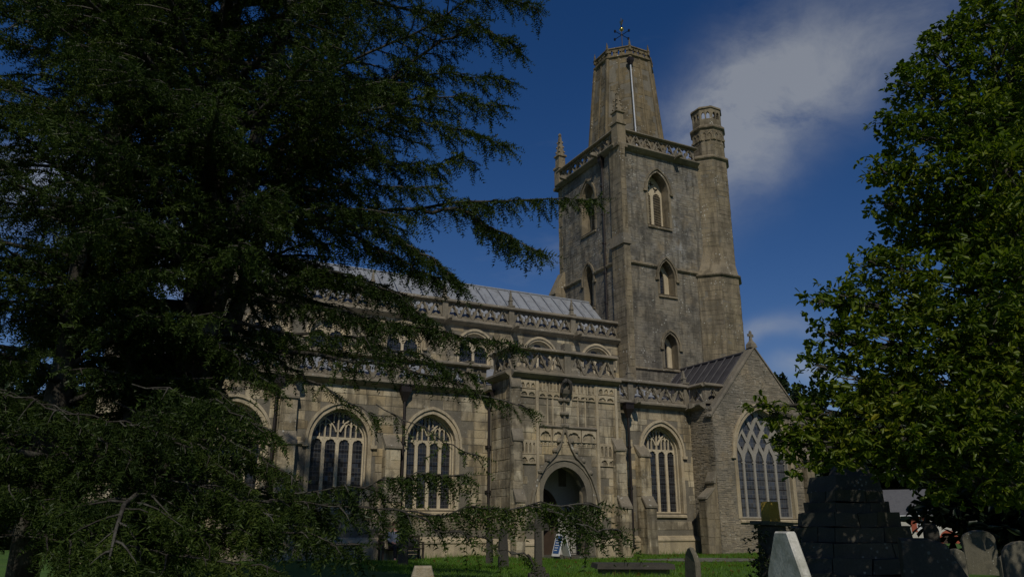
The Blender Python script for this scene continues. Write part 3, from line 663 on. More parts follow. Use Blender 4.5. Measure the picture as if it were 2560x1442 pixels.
# vertical ribs and shelf
for u in (15.46, 18.36, 14.6, 19.34):
    m = MB(); plate(m, f, [(u - .06, 1.6), (u + .06, 1.6), (u + .06, 7.45), (u - .06, 7.45)], [], .075, -.01); m.build('shaft', 'dressed', porch)
for u in (15.95, 16.2, 17.42, 17.78):
    m = MB(); plate(m, f, [(u - .03, 5.6), (u + .03, 5.6), (u + .03, 7.2), (u - .03, 7.2)], [], .05, -.01); m.build('rib', 'dressed', porch)
m = MB(); run(m, f, 15.52, 18.3, 5.54, [(-.02, -.06), (.08, -.05), (.13, .02), (.05, .08), (-.02, .1)]); m.build('string_course', 'parapet_stone', porch)
for a, b in ((15.56, 16.1), (16.16, 16.68), (16.84, 17.5), (17.56, 18.26)):
    blind(a, b, 4.98, 5.47, 1, 5.12, d=.085)
    nn = 3; cw = (b - a) / nn
    mm = MB(); plate(mm, f, [(a, 4.78), (b, 4.78), (b, 4.975), (a, 4.975)], [cusp_head(a + k * cw + .02, a + (k + 1) * cw - .02, 4.785, 4.82, 4.95, 4) for k in range(nn)], .035, -.01); mm.build('tracery_panel', 'dressed', porch)
for a, b in ((14.68, 15.38), (18.44, 19.26)):
    blind(a, b, 4.42, 4.98, 4, 4.7, d=.07); blind(a, b, 4.05, 4.40, 2, 4.12, d=.07)
    blind(a, b, 6.72, 7.02, 2, 6.8, d=.07); blind(a, b, 7.06, 7.4, 3, 7.15, d=.07)
for a, b in ((15.54, 16.55), (17.15, 18.28)):
    blind(a, b, 6.72, 6.98, 3, 6.8, d=.07)
    mm = MB()
    for k in range(7): u = a + (b - a) * k / 6; plate(mm, f, [(u - .035, 7.0), (u + .035, 7.0), (u + .035, 7.28), (u, 7.4), (u - .035, 7.28)], [], .06, -.01)
    mm.build('tracery_panel', 'dressed', porch)
niche = MB()      # canopy carving under the cornice
niche.loft([[f.p(mid - w_, z, -.01), f.p(mid - w_, z, d), f.p(mid + w_, z, d), f.p(mid + w_, z, -.01)] for z, w_, d in ((6.78, .05, .06), (6.95, .17, .2), (7.1, .2, .26), (7.12, .13, .2), (7.36, .13, .2), (7.5, .05, .07))]); niche.build('niche_canopy', 'parapet_stone', porch)
for s_ in (-1, 1):
    c = MB(); c.tube([f.p(mid + s_ * .02, 7.5, .3), f.p(mid + s_ * .16, 7.38, .32), f.p(mid + s_ * .22, 7.12, .27), f.p(mid + s_ * .24, 6.95, .22)], [.08, .09, .07, .05], 6); c.build('carved_beast', 'dark_stone', porch)
parapet(f, PX0 - .05, PX1 - .12, 7.63, 8.77, .8, (mid + .22,), pin=None, spouts=())
m = MB(); plate(m, f, [(mid + .06, 8.7), (mid + .38, 8.7), (mid + .38, 9.1), (mid + .06, 9.1)], [], .1, -.25); m.build('post', 'parapet_stone', porch)
parapet(WF(PX0), YP, YA, 7.63, 8.77, .8)
ashlar(f, [(PX0, 1.5), (PX1, 1.5), (PX1, 7.5), (PX0, 7.5)], [arch(DX0 - .4, DX1 + .4, GC - .02, 2.85, 3.98 + .4)], porch, (.3, .5), (.45, 1.0))
ashlar(WF(PX0), [(YP + .02, 1.5), (YA - .02, 1.5), (YA - .02, 7.5), (YP + .02, 7.5)], [], porch, (.3, .5), (.4, .9))
plinth(f, PX0, DX0 - .35, 1.0, .02, porch); plinth(f, DX1 + .35, PX1, 1.0, .02, porch); plinth(WF(PX0), YP, YA, 1.0, .02, porch)
buttress(PX0 - .08, PX0 + .3, YP, [(.5, 2.6), (.3, 4.95), (.16, 7.1)]); buttress(PX1 - .5, PX1 - .03, YP, [(.55, 2.4), (.3, 4.75)])

# ---- transept
f = SF(YG); TX0, TX1, TXM = 25.0, 30.95, 27.97
def tracery_ret(u0, u1, zb, zs, za, n=5):
    holes = []; lights = []; mg = .06; mul = .12; iw = (u1 - u0 - 2 * mg - (n - 1) * mul) / n; main = arch_top(u0 + mg, u1 - mg, zs, za - mg); zh = zs - .25
    for k in range(n):
        a = u0 + mg + k * (iw + mul); b = a + iw; m_ = (a + b) / 2
        q = [(a, zb + .05), (b, zb + .05), (b, zh - .2), (b - .05, zh - .16), (b, zh - .1), (m_ + iw * .33, zh + .22), (m_ + .05, zh + .42), (m_, zh + .58), (m_ - .05, zh + .42), (m_ - iw * .33, zh + .22), (a, zh - .1), (a + .05, zh - .16), (a, zh - .2)]
        q = [(x, min(z, main(x) - .02)) if z > zs - .3 else (x, z) for x, z in q]; holes.append(q); lights.append(q)
    p = iw + mul; zc = zh + .78
    for row in range(1, n):
        for k in range(n - row):
            c = u0 + mg + iw / 2 + (k + row / 2) * p; z = zc + (row - 1) * .62; hw, hh = iw * .46, .44
            L = [(c, z - hh), (c + hw * .55, z - hh * .45), (c + hw, z), (c + hw * .55, z + hh * .45), (c, z + hh), (c - hw * .55, z + hh * .45), (c - hw, z), (c - hw * .55, z - hh * .45)]
            if main(c) - .05 < z - hh + .2: continue
            L = [(min(max(x, u0 + .12), u1 - .12), min(zz, main(min(max(x, u0 + .13), u1 - .13)) - .06)) for x, zz in L]
            holes.append(L)
    return holes, lights
tw = (26.3, 29.66, 2.02, 4.95, 7.1)
tcut = make_window(f, *tw, tracery_ret, .3, 'pale_tracery', 'pale_leaded_glass', .2, wallmat='dressed')
foot_z, apex_z = 6.72, 10.15
gab = [(TX0, GC - .4), (TX1, GC - .4), (TX1, foot_z), (TXM, apex_z), (TX0, foot_z)]
m = MB(); plate(m, f, gab, [arch(tw[0] - .06, tw[1] + .06, tw[2] - .05, tw[3], tw[4] + .06)], 0, -.6); tr = m.build('transept', 'mortar', CH)
rubble('rubble_stone', f, [(TX0, GC - .1), (TX1, GC - .1), (TX1, foot_z), (TXM, apex_z), (TX0, foot_z)], [tcut], tr, 'transept_rubble', (.05, .115), (.10, .34), .008, (.002, .022))
m = MB(); m.box(TX0 + .001, TX0 + .5, YG + .6, YT, GC - .4, 7.2); m.build('side_wall', 'mortar', tr); m = MB(); m.box(TX1 - .5, TX1 - .001, YG + .6, YT, GC - .4, 7.2); m.build('side_wall', 'mortar', tr)
rubble('rubble_stone', WF(TX0), [(YG + .01, GC - .1), (YA, GC - .1), (YA, 7.05), (YG + .01, 7.05)], [], tr, 'transept_rubble', (.05, .115), (.10, .34), .008, (.002, .022))
for s_ in (-1, 1):      # gable copings
    x1 = TXM + s_ * (TXM - TX0 + .12); z1 = foot_z - .13; m = MB(); t = .14
    m.loft([[(x, YG + dy, z + dz) for dy, dz in ((-.06, -.04), (-.06, t * .4), (.1, t * .8), (.45, t * .6), (.45, -.02))] for x, z in ((x1, z1), (TXM, apex_z + .02))]); m.build('gable_coping', 'parapet_stone', tr)
m = MB(); x, y, z = TXM, YG + .15, apex_z + .1       # gable cross
m.loft([[(x - a, y - a, z + b), (x + a, y - a, z + b), (x + a, y + a, z + b), (x - a, y + a, z + b)] for a, b in ((.2, -.1), (.17, .1), (.07, .26), (.055, .42))])
c4 = [(-.05, .40), (.05, .40), (.06, .5), (.16, .48), (.16, .62), (.06, .6), (.05, .76), (-.05, .76), (-.06, .6), (-.16, .62), (-.16, .48), (-.06, .5)]
plate(m, Fr((x, y, z), (1, 0, 0), (0, -1, 0)), c4, [], .05, -.05); m.build('gable_cross', 'parapet_stone', tr)
rf = MB(); W_ = TXM - TX0
rf.loft([[(TX0 + .25, y, 6.95), (TXM, y, 9.98), (TX1 - .25, y, 6.95), (TX1 - .25, y, 6.8), (TXM, y, 9.8), (TX0 + .25, y, 6.8)] for y in (YG + .5, YT + .1)]); troof = rf.build('transept_roof', 'dark_lead_roof', CH)
for k in range(9):
    y = YG + .75 + k * .62; m = MB(); m.tube([(TX0 + .3, y, 7.0 + .04), (TXM - .02, y, 9.98 + .04)], .045, 6); m.build('lead_roll', 'dark_lead_roof', troof)
m = MB(); m.tube([(TXM, YG + .5, 10.0), (TXM, YT, 10.0)], .09, 8); m.build('ridge_roll', 'dark_lead_roof', troof)
parapet(WF(TX0), 28.78, YA, 7.15, 8.2, .7)
parapet(SF(28.78), TX0, TX0 + 1.1, 7.15, 8.2, .7, cornice=False)
buttress(YG + .05, YG + .55, TX0, [(.7, 2.9), (.15, 3.6)], axis='W', mat='tower_quoin')
buttress(30.4, 30.9, YG, [(.6, 3.0), (.3, 4.8)], mat='tower_quoin')

# ---- nave clerestory and roof
f = SF(YC); NX0, NX1 = 4.2, 24.3
cw_ = [(c - .85, c + .85, 9.3, 9.95, 10.82) for c in (15.6, 19.25, 22.75, 11.9, 8.3, 5.6)]
def tr2(u0, u1, zb, zs, za):
    m_ = (u0 + u1) / 2; mg = .08; q1 = cusp_head(u0 + mg, m_ - .06, zb + .05, zs - .1, zs + .3); q2 = cusp_head(m_ + .06, u1 - mg, zb + .05, zs - .1, zs + .3); top = arch_top(u0 + mg, u1 - mg, zs, za - mg)
    h = [q1, q2]; k = fn_hole(m_ - .2, m_ + .2, lambda u: zs + .38 + .6 * 0 + .8 * (.2 - abs(abs(u - m_) - .0)) * 0 + .25 * abs(u - m_), lambda u: top(u) - .05, 4)
    if k: h.append(k)
    return h, [q1, q2]
cc = [make_window(f, *a, tr2, .22, surround=.12, sill=False) for a in cw_]
m = MB(); plate(m, f, [(NX0, 8.6), (NX1, 8.6), (NX1, 11.4), (NX0, 11.4)], [arch(a[0] - .04, a[1] + .04, a[2] - .04, a[3], a[4] + .04) for a in cw_], 0, -.5); nave = m.build('nave_wall', 'mortar', CH)
m = MB(); stones_joined(m, f, courses(rs, [(NX0, 9.0), (NX1, 9.0), (NX1, 11.2), (NX0, 11.2)], cc, (.27, .4), (.45, .95), .01), rs, (.006, .018)); m.build('ashlar_stones', 'ashlar_joined', nave, recalc=False, kind='stuff')
parapet(f, NX0, NX1, 11.3, 12.39, .74, (6.55, 10.25, 13.95, 17.62, 21.3), pin=.85, spouts=(21.3, 17.62, 13.95), style=0)
rf = MB(); rf.loft([[(x, YC + .45, 11.75), (x, 37.5, 14.3), (x, 40.55, 11.75), (x, 40.55, 11.6), (x, YC + .45, 11.6)] for x in (NX0 + .4, NX1)]); nroof = rf.build('nave_roof', 'lead_roof', CH)
for k in range(28):
    x = NX0 + .9 + k * .69 + rs.uniform(-.06, .06); m = MB(); m.tube([(x, YC + .46, 11.78), (x + rs.uniform(-.03, .03), 36, 13.04), (x + rs.uniform(-.04, .04), 37.5, 14.33)], .026, 5); m.build('lead_roll', 'lead_roof', nroof)
m = MB(); m.tube([(NX0 + .4, 37.5, 14.32), (NX1, 37.5, 14.32)], .07, 8); m.build('ridge_roll', 'lead_roof', nroof)
m = MB(); m.box(NX0, NX0 + .45, YC + .5, 40.5, GC, 11.6); m.prism_x([(YC + .3, 11.6), (40.7, 11.6), (37.5, 14.75)], NX0 - .02, NX0 + .42); m.build('west_gable', 'dressed', CH)
m = MB(); m.box(NX0, NX1, 40.2, 40.6, GC, 11.7); m.build('nave_north_wall', 'mortar', CH)

# ---- tower
X0, X1, Y0, Y1 = 24.34, 31.6, YT, 40.85
def tr_louvre(u0, u1, zb, zs, za):
    m_ = (u0 + u1) / 2; mg = .1; q1 = cusp_head(u0 + mg, m_ - .09, zb + .12, zs - .25, zs + .05); q2 = cusp_head(m_ + .09, u1 - mg, zb + .12, zs - .25, zs + .05)
    return [q1, q2, foil(m_ - .3, zs + .28, .2, 3, .6), foil(m_ + .3, zs + .28, .2, 3, 2.5), foil(m_, zs + .62, .2, 4, 0)], [q1, q2]
def louvres(fr, u0, u1, zb, zs, depth):
    def add(wn):
        m_ = (u0 + u1) / 2; mm = MB(); z = zb + .1
        while z < zs - .2:
            for a, b in ((u0 + .08, m_ - .07), (m_ + .07, u1 - .08)):
                mm.loft([[fr.p(a, z, -depth + dd), fr.p(a, z + .04, -depth + dd), fr.p(b, z + .27, -depth + dd), fr.p(b, z + .23, -depth + dd)] for e, dd in ((0, -.02), (0, -.08))])
            z += .105
        mm.build('louvre_lattice', 'tower_quoin', wn)
    return add
def tr_one(u0, u1, zb, zs, za):
    q = [(p[0], p[1]) for p in arch(u0 + .14, u1 - .30, zb + .1, zs, za - .3, 6)]; return [q], [q]
fS, fW = SF(Y0), WF(X0)
bS = (26.38, 27.86, 18.45, 20.75, 21.9); mS = (26.86, 27.94, 14.3, 15.35, 16.35); lS = (26.93, 27.86, 10.05, 11.3, 12.02)
bW = (36.62, 38.02, 18.7, 20.8, 21.95); mW = (36.98, 37.98, 14.0, 15.65, 16.62)
hS, hW = [], []
for fr, wn_, lst in ((fS, bS, hS), (fW, bW, hW)):
    lst.append(make_window(fr, *wn_, tr_louvre, .62, 'tracery_stone', 'leaded_glass', .16, extra=louvres(fr, wn_[0], wn_[1], wn_[2], wn_[3], .62), wallmat='tower_quoin', bar=False))
for fr, wn_, lst in ((fS, mS, hS), (fS, lS, hS), (fW, mW, hW)):
    lst.append(make_window(fr, *wn_, tr_one, .55, 'tracery_stone', 'leaded_glass', .14, wallmat='tower_quoin', bar=False))
def oh(a): return arch(a[0] - .05, a[1] + .05, a[2] - .05, a[3], a[4] + .05)
m = MB(); plate(m, fS, [(X0, GC - .4), (X1, GC - .4), (X1, 23.0), (X0, 23.0)], [oh(bS), oh(mS), oh(lS)], 0, -.9); tower = m.build('tower', 'mortar', CH)
m = MB(); plate(m, fW, [(Y0 + .9, GC - .4), (Y1, GC - .4), (Y1, 23.0), (Y0 + .9, 23.0)], [oh(bW), oh(mW)], 0, -.9); m.build('west_face', 'mortar', tower)
m = MB(); m.box(X0 + .9, X1, Y1 - .9, Y1, GC, 23.0); m.box(X1 - .9, X1, Y0 + .9, Y1 - .9, GC, 23.0); m.build('back_faces', 'mortar', tower)
m = MB(); m.box(X0 + .9, X1 - .9, Y0 + .9, Y1 - .9, 22.6, 22.9); m.build('tower_floor', 'lead_roof', tower)
rubble('rubble_stone', fS, [(X0 + .4, 7.4), (30.25, 7.4), (30.25, 22.9), (X0 + .4, 22.9)], hS, tower, 'tower_rubble', (.08, .2), (.15, .55), .008, (.001, .014))
rubble('rubble_stone', fW, [(Y0 + .72, 8.5), (Y1 - .45, 8.5), (Y1 - .45, 22.9), (Y0 + .72, 22.9)], hW, tower, 'tower_rubble', (.08, .2), (.15, .55), .008, (.001, .014))
rubble('quoin_stone', fW, [(Y1 - .45, 8.5), (Y1, 8.5), (Y1, 22.9), (Y1 - .45, 22.9)], [], tower, 'tower_quoin', (.25, .4), (.45, .46), .012)
for fr, a, b, z in ((fS, X0 + .4, 26.68, 15.86), (fS, 28.12, 29.7, 15.86), (fW, Y0 + .7, 36.8, 15.95), (fW, 38.15, Y1, 15.95)):
    m = MB(); run(m, fr, a, b, z, [(-.05, -.12), (.03, -.11), (.15, -.02), (.16, .05), (-.05, .2)]); m.build('string_course', 'tower_quoin', tower)
m = MB(); run(m, fS, X0 + .4, 26.9, 9.85, STRING); m.build('string_course', 'tower_quoin', tower)
# clasping south-west buttress with its set-off
m = MB(); m.box(24.16, 24.58, 33.52, 34.72, GC, 17.0); m.box(24.20, 24.55, 33.56, 34.70, 17.0, 23.0)
bt = m.build('buttress', 'tower_quoin', CH)
m = MB(); m.loft([[(24.16 - e, y0, z), (24.58 + e * .5, y0, z), (24.58 + e * .5, 34.74, z), (24.16 - e, 34.74, z)] for e, y0, z in ((.09, 33.42, 16.75), (.09, 33.42, 16.95), (.04, 33.52, 17.4))]); m.build('weathering', 'parapet_stone', bt)
for fr, q in ((WF(24.16), [(33.53, 9), (34.71, 9), (34.71, 16.7), (33.53, 16.7)]), (WF(24.20), [(33.57, 17.4), (34.69, 17.4), (34.69, 23), (33.57, 23)]), (SF(33.52), [(24.17, 9), (24.57, 9), (24.57, 16.7), (24.17, 16.7)]), (SF(33.56), [(24.21, 17.4), (24.54, 17.4), (24.54, 23), (24.21, 23)])):
    rubble('quoin_stone', fr, q, [], bt, 'tower_quoin', (.28, .42), (.3, .7), .012, (.004, .015))
m = MB(); m.box(23.62, 24.34, 40.2, 40.95, GC, 15.6); m.loft([[(23.62 + e, 40.2, z), (24.35, 40.2, z), (24.35, 40.95, z), (23.62 + e, 40.95, z)] for e, z in ((-.06, 15.5), (-.06, 15.62), (.62, 17.0))]); m.build('buttress', 'tower_quoin', CH)
parapet(fS, X0, 30.2, 23.0, 24.15, .86, (), style=0, d=.06, spouts=(28.4,)); parapet(fW, Y0, Y1 - .2, 23.0, 24.15, .86, (), d=.06, spouts=(35.7, 39.3))
parapet(SF(Y1 - .1), X0, X1, 23.0, 24.15, .86, (), cornice=False)
for x, y, zb, h in ((24.42, 33.95, 23.0, 2.1), (24.45, Y1 - .15, 23.0, 2.55)):
    m = MB(); m.box(x - .3, x + .3, y - .3, y + .3, zb - .1, 24.45); m.box(x - .36, x + .36, y - .36, y + .36, 24.3, 24.46); m.box(x - .36, x + .36, y - .36, y + .36, zb - .18, zb + .02); m.build('post', 'tower_quoin', tower); pinnacle((x, y, 24.46), h, tower, 'tower_quoin', .24)
downpipe(X0 - .1, 35.55, 11.5, 22.3)
# stair turret at the south-east corner
def octo(cx, cy, hw, k=.414): e = hw * k; return [(cx - e, cy - hw), (cx + e, cy - hw), (cx + hw, cy - e), (cx + hw, cy + e), (cx + e, cy + hw), (cx - e, cy + hw), (cx - hw, cy + e), (cx - hw, cy - e)]
ST = [(31.25, 34.6, 1.6), (31.5, 34.55, 1.25), (31.68, 34.36, .93), (31.68, 34.36, .88)]
def turret_stage(mb, k, z0, z1): mb.prism_z(octo(*ST[k]), z0, z1)
m = MB(); turret_stage(m, 0, GC, 15.7); turret_stage(m, 1, 15.7, 23.5); turret_stage(m, 2, 23.5, 25.75); tur = m.build('stair_turret', 'mortar', CH)
for k_, z0, z1 in ((0, 8.5, 15.6), (1, 16.1, 23.3), (2, 23.75, 25.6)):
    o8 = octo(*ST[k_])
    for a, b in ((7, 0), (0, 1), (1, 2), (6, 7)):
        p, q = np.array(o8[a]), np.array(o8[b]); L = np.linalg.norm(q - p); u = (q - p) / L; fr = Fr((p[0], p[1], 0), (u[0], u[1], 0), (u[1], -u[0], 0))
        rubble('quoin_stone', fr, [(.0, z0), (L, z0), (L, z1), (0, z1)], [], tur, 'tower_quoin', (.22, .36), (.3, .75), .01, (.003, .016))
        if z0 > 23.6:
            for c in (.3, .7):
                mm = MB(); hood(mm, fr, L * c - .12, L * c + .12, 25.05, 25.32, .02, .07, .1, .05); mm.build('blind_arch', 'tower_quoin', tur)
for k_, z, h in ((0, 15.7, .2), (1, 23.45, .24), (2, 25.68, .26)):
    m = MB(); m.loft([[(x, y, zz) for x, y in octo(ST[k_][0], ST[k_][1], ST[k_][2] + e)] for e, zz in ((.0, z - h * .5), (.13, z), (.15, z + h * .35), (-.02, z + h))]); m.build('string_course', 'tower_quoin', tur)
m = MB(); m.loft([[(x, y, z) for x, y in octo(*q)] for q, z in (((31.25, 34.6, 1.62), 15.8), ((31.4, 34.56, 1.35), 16.6), ((31.5, 34.55, 1.25), 17.6))]); m.build('weathering', 'tower_quoin', tur)
o8 = octo(*ST[3])
for k in range(8):
    p, q = np.array(o8[k]), np.array(o8[(k + 1) % 8]); L = np.linalg.norm(q - p); u = (q - p) / L; fr = Fr((p[0], p[1], 0), (u[0], u[1], 0), (u[1], -u[0], 0))
    mm = MB(); hs_ = [arch(L * c - .105, L * c + .105, 26.35, 26.65, 26.85, 4) for c in (.3, .7)]; plate(mm, fr, [(0, 25.9), (L, 25.9), (L, 27.1), (0, 27.1)], hs_, .0, -.16); mm.build('pierced_panel', 'tower_quoin', tur)
    mm = MB(); mm.loft([[fr.p(-.03, zz, d) for d, zz in ((.07, 27.08), (.07, 27.18), (-.08, 27.28), (-.2, 27.1))], [fr.p(L + .03, zz, d) for d, zz in ((.07, 27.08), (.07, 27.18), (-.08, 27.28), (-.2, 27.1))]]); mm.build('coping', 'tower_quoin', tur)

# ---- truncated spire
SX, SY, ZB, ZT, RB, RT_ = 27.62, 37.5, 22.9, 30.8, 2.62, 1.93
def ring(r, z, n=8, a0=math.pi / 8): return [(SX + r * math.cos(a0 + k * math.pi / 4), SY + r * math.sin(a0 + k * math.pi / 4), z) for k in range(n)]
m = MB(); m.loft([ring(RB, ZB), ring(RT_, ZT)]); spire = m.build('spire', 'mortar', CH)
for k in (3, 4, 5, 6):
    b0, b1 = np.array(ring(RB, ZB)[k]), np.array(ring(RB, ZB)[(k + 1) % 8]); t0, t1 = np.array(ring(RT_, ZT)[k]), np.array(ring(RT_, ZT)[(k + 1) % 8])
    bm_, tm = (b0 + b1) / 2, (t0 + t1) / 2; u = (b1 - b0) / np.linalg.norm(b1 - b0); v = (tm - bm_); Lv = np.linalg.norm(v); v /= Lv; n = np.cross(u, v)
    if n @ (bm_ - np.array([SX, SY, ZB])) < 0: n = -n
    hb, ht = np.linalg.norm(b1 - b0) / 2, np.linalg.norm(t1 - t0) / 2
    rubble('spire_block', Fr(bm_, u, n, v), [(-hb, 0), (hb, 0), (ht, Lv), (-ht, Lv)], [], spire, 'spire_stone', (.28, .42), (.35, .9), .008, (.002, .014))
    m = MB(); mid0 = bm_ + n * .02; m.tube([bm_ + n * .0, tm + n * .0], .07, 5); m.build('rib', 'spire_stone', spire)
for k in range(8):
    b, t = ring(RB, ZB)[k], ring(RT_, ZT)[k]; m = MB(); m.tube([b, t], .13, 6); m.build('rib', 'spire_stone', spire)
    pinnacle((t[0], t[1], ZT + .5), .8, spire, 'spire_stone', .07)
m = MB()
for z, r, h in ((ZT, RT_ + .02, .0),): m.loft([ring(RT_ + .0, ZT), ring(RT_ + .13, ZT + .1), ring(RT_ + .13, ZT + .2), ring(RT_ - .0, ZT + .26)])
m.build('string_course', 'spire_stone', spire)
for k in range(8):
    p, q = np.array(ring(RT_ - .02, 0)[k][:2]), np.array(ring(RT_ - .02, 0)[(k + 1) % 8][:2]); L = np.linalg.norm(q - p); u = (q - p) / L; fr = Fr((p[0], p[1], 0), (u[0], u[1], 0), (u[1], -u[0], 0))
    mm = MB(); plate(mm, fr, [(0, ZT + .2), (L, ZT + .2), (L, ZT + .78), (0, ZT + .78)], [foil(L * c, ZT + .48, .2, 4, 0) for c in (.2, .5, .8)], 0, -.14); mm.build('pierced_panel', 'spire_stone', spire)
    mm = MB(); mm.loft([[fr.p(uu, ZT + .76 + dz, d) for d, dz in ((.06, 0), (.06, .07), (-.06, .13), (-.17, .05))] for uu in (0, L)]); mm.build('coping', 'spire_stone', spire)
tv = ring(RT_ + .1, ZT); bv = ring(RB + .1, ZB); kf = 5
a_, b_ = np.array(tv[kf]), np.array(bv[kf]); p0 = a_ + (b_ - a_) * .09; p1 = a_ + (b_ - a_) * .98
off = np.array([-.12, -.10, 0])
m = MB(); m.tube([p0 + off, p1 + off], .045, 8); pp = m.build('drainpipe', 'pale_pipe', CH)
m = MB(); x, y, z = p0 + off; m.loft([[(x - e, y - e, zz), (x + e, y - e, zz), (x + e, y + e, zz), (x - e, y + e, zz)] for e, zz in ((.08, z - .1), (.17, z + .15), (.17, z + .38))]); m.build('hopper', 'pipe_iron', pp)
# weathervane
m = MB(); m.tube([(SX, SY, ZT), (SX, SY, 35.1)], [.05, .02], 6); vane = m.build('weathervane', 'iron', CH)
for a in (R(0), R(90), R(180), R(270)):
    m = MB(); d = np.array([math.cos(a + .2), math.sin(a + .2), 0]); c0 = np.array([SX, SY, 33.75]); m.tube([c0, c0 + d * .62], .025, 5); e = c0 + d * .66
    m.box(e[0] - .05, e[0] + .05, e[1] - .05, e[1] + .05, e[2] - .08, e[2] + .08); m.build('arm', 'iron', vane)
m = MB(); m.lathe((SX, SY, 34.2), [(.02, -.16), (.12, -.1), (.16, 0), (.12, .1), (.02, .16)], 12); m.build('ball', 'gilt', vane, smooth=True)
m = MB(); prof = [(-.45, .0), (-.3, .16), (-.12, .1), (.05, .16), (.16, .36), (.26, .40), (.33, .33), (.25, .28), (.2, .1), (.1, -.06), (-.1, -.1), (-.25, -.04)]
plate(m, Fr((SX, SY, 34.62), (.35, .937, 0), (-.937, .35, 0)), prof, [], .03, -.03); m.build('cockerel', 'gilt', vane)
# lay the ashlar: the blocks that show largest are single pieces
cx = np.array([0, 0])
BLOCKS.sort(key=lambda b: -((b[1][1] - b[1][0]) * (b[1][3] - b[1][2])) + (.02 if b[2] is porch else .06))
for fr, q, par in BLOCKS[:300]: stone_objects(fr, [q], rs, par)
rest = {}
for fr, q, par in BLOCKS[300:]: rest.setdefault(par.name, [par, MB()]); stones_joined(rest[par.name][1], fr, [q], rs, (.006, .022))
for par, mbx in rest.values(): mbx.build('ashlar_stones', 'ashlar_joined', par, recalc=False, kind='stuff')

# ------------------------------------------------------------------ vegetation helpers
def add_mesh_np(name, V, T, mat, parent, kind=None):
    """triangle soup (numpy) -> mesh object"""
    me = bpy.data.meshes.new(name); nv, nt = len(V), len(T)
    o0 = np.array(parent_origin(parent)); V = (V - o0).astype(np.float32)
    me.vertices.add(nv); me.vertices.foreach_set('co', V.ravel())
    me.loops.add(nt * 3); me.loops.foreach_set('vertex_index', T.astype(np.int32).ravel())
    me.polygons.add(nt); me.polygons.foreach_set('loop_start', np.arange(0, nt * 3, 3, dtype=np.int32))
    me.update(calc_edges=True); me.materials.append(M[mat])
    o = bpy.data.objects.new(name, me); COL.objects.link(o); o.parent = parent
    if kind: o['kind'] = kind
    return o
def frames(D, rng):
    """rotation matrices whose x axis is D, random roll kept near level"""
    D = D / np.linalg.norm(D, axis=1, keepdims=True); a = np.tile(np.array([0, 0, 1.0]), (len(D), 1)); a[np.abs(D[:, 2]) > .95] = (1, 0, 0)
    Y = np.cross(a, D); Y /= np.linalg.norm(Y, axis=1, keepdims=True); Z = np.cross(D, Y)
    return np.stack([D, Y, Z], axis=2)
def scatter(P, D, S, templates, rng, roll=.6):
    """place template triangle soups at P along D with size S"""
    Vs, Ts, off = [], [], 0; pick = rng.integers(0, len(templates), len(P)); Rm = frames(D, rng); ro = rng.normal(0, roll, len(P))
    c, s = np.cos(ro), np.sin(ro); Y, Z = Rm[:, :, 1].copy(), Rm[:, :, 2].copy()
    Rm[:, :, 1] = Y * c[:, None] + Z * s[:, None]; Rm[:, :, 2] = Z * c[:, None] - Y * s[:, None]
    for k, (tv, tt) in enumerate(templates):
        i = np.nonzero(pick == k)[0]
        if not len(i): continue
        v = np.einsum('nij,kj->nki', Rm[i], tv) * S[i, None, None] + P[i, None, :]
        t = tt[None] + (np.arange(len(i)) * len(tv))[:, None, None] + off
        Vs.append(v.reshape(-1, 3)); Ts.append(t.reshape(-1, 3)); off += len(i) * len(tv)
    return np.concatenate(Vs), np.concatenate(Ts)
def needle_template(rng, n=9, per=3):
    """a drooping cedar branchlet of unit length: spurs of needle tufts along a thin twig"""
    V, T = [], []
    for k in range(n):
        t = (k + .6) / n; base = np.array([t, .05 * math.sin(3 * t), -.10 * t * t])
        for q in range(per):
            a = rng.uniform(0, 6.283); d = np.array([rng.uniform(.3, .9), math.cos(a), math.sin(a)]); d /= np.linalg.norm(d)
            L = rng.uniform(.15, .27) * (1 - .35 * t); sd = np.cross(d, rng.normal(size=3)); sd /= np.linalg.norm(sd) + 1e-9; wd = rng.uniform(.020, .034)
            i = len(V); V += [base - sd * wd, base + sd * wd, base + d * L + sd * wd * .4]; T.append((i, i + 1, i + 2))
    i = len(V); V += [np.array([0, .012, 0]), np.array([0, -.012, 0]), np.array([1, .04, -.1])]; T.append((i, i + 1, i + 2))
    return np.array(V), np.array(T)
def leaf_template(rng, lobes=True):
    """sprig of oak leaves about unit radius .. each leaf two bent, lobed halves"""
    V, T = [], []
    for q in range(7):
        a = rng.uniform(0, 6.283); el = rng.normal(.05, .5); d = np.array([.5 + .5 * math.cos(a) * math.cos(el), math.sin(a) * math.cos(el), math.sin(el) - .1]); d /= np.linalg.norm(d)
        n = np.array([0, 0, 1.0]) + rng.normal(0, .45, 3); s = np.cross(d, n); s /= np.linalg.norm(s); n = np.cross(s, d)
        o = np.array([rng.uniform(-.1, .75), rng.normal(0, .1), rng.normal(0, .1)]); L = rng.uniform(.42, .72); W = L * rng.uniform(.24, .34); fold = rng.uniform(.05, .35)
        i = len(V)
        V += [o, o + d * L - n * .06 * L]
        for sg in (1, -1): V += [o + d * L * .38 + s * sg * W * .8 + n * fold * W, o + d * L * .72 + s * sg * W + n * fold * W]
        for b in (2, 4): T += [(i, i + b, i + b + 1), (i, i + b + 1, i + 1)]
    return np.array(V), np.array(T)
NEEDLES = [needle_template(RNG) for _ in range(10)]
LEAVES = [leaf_template(RNG) for _ in range(12)]
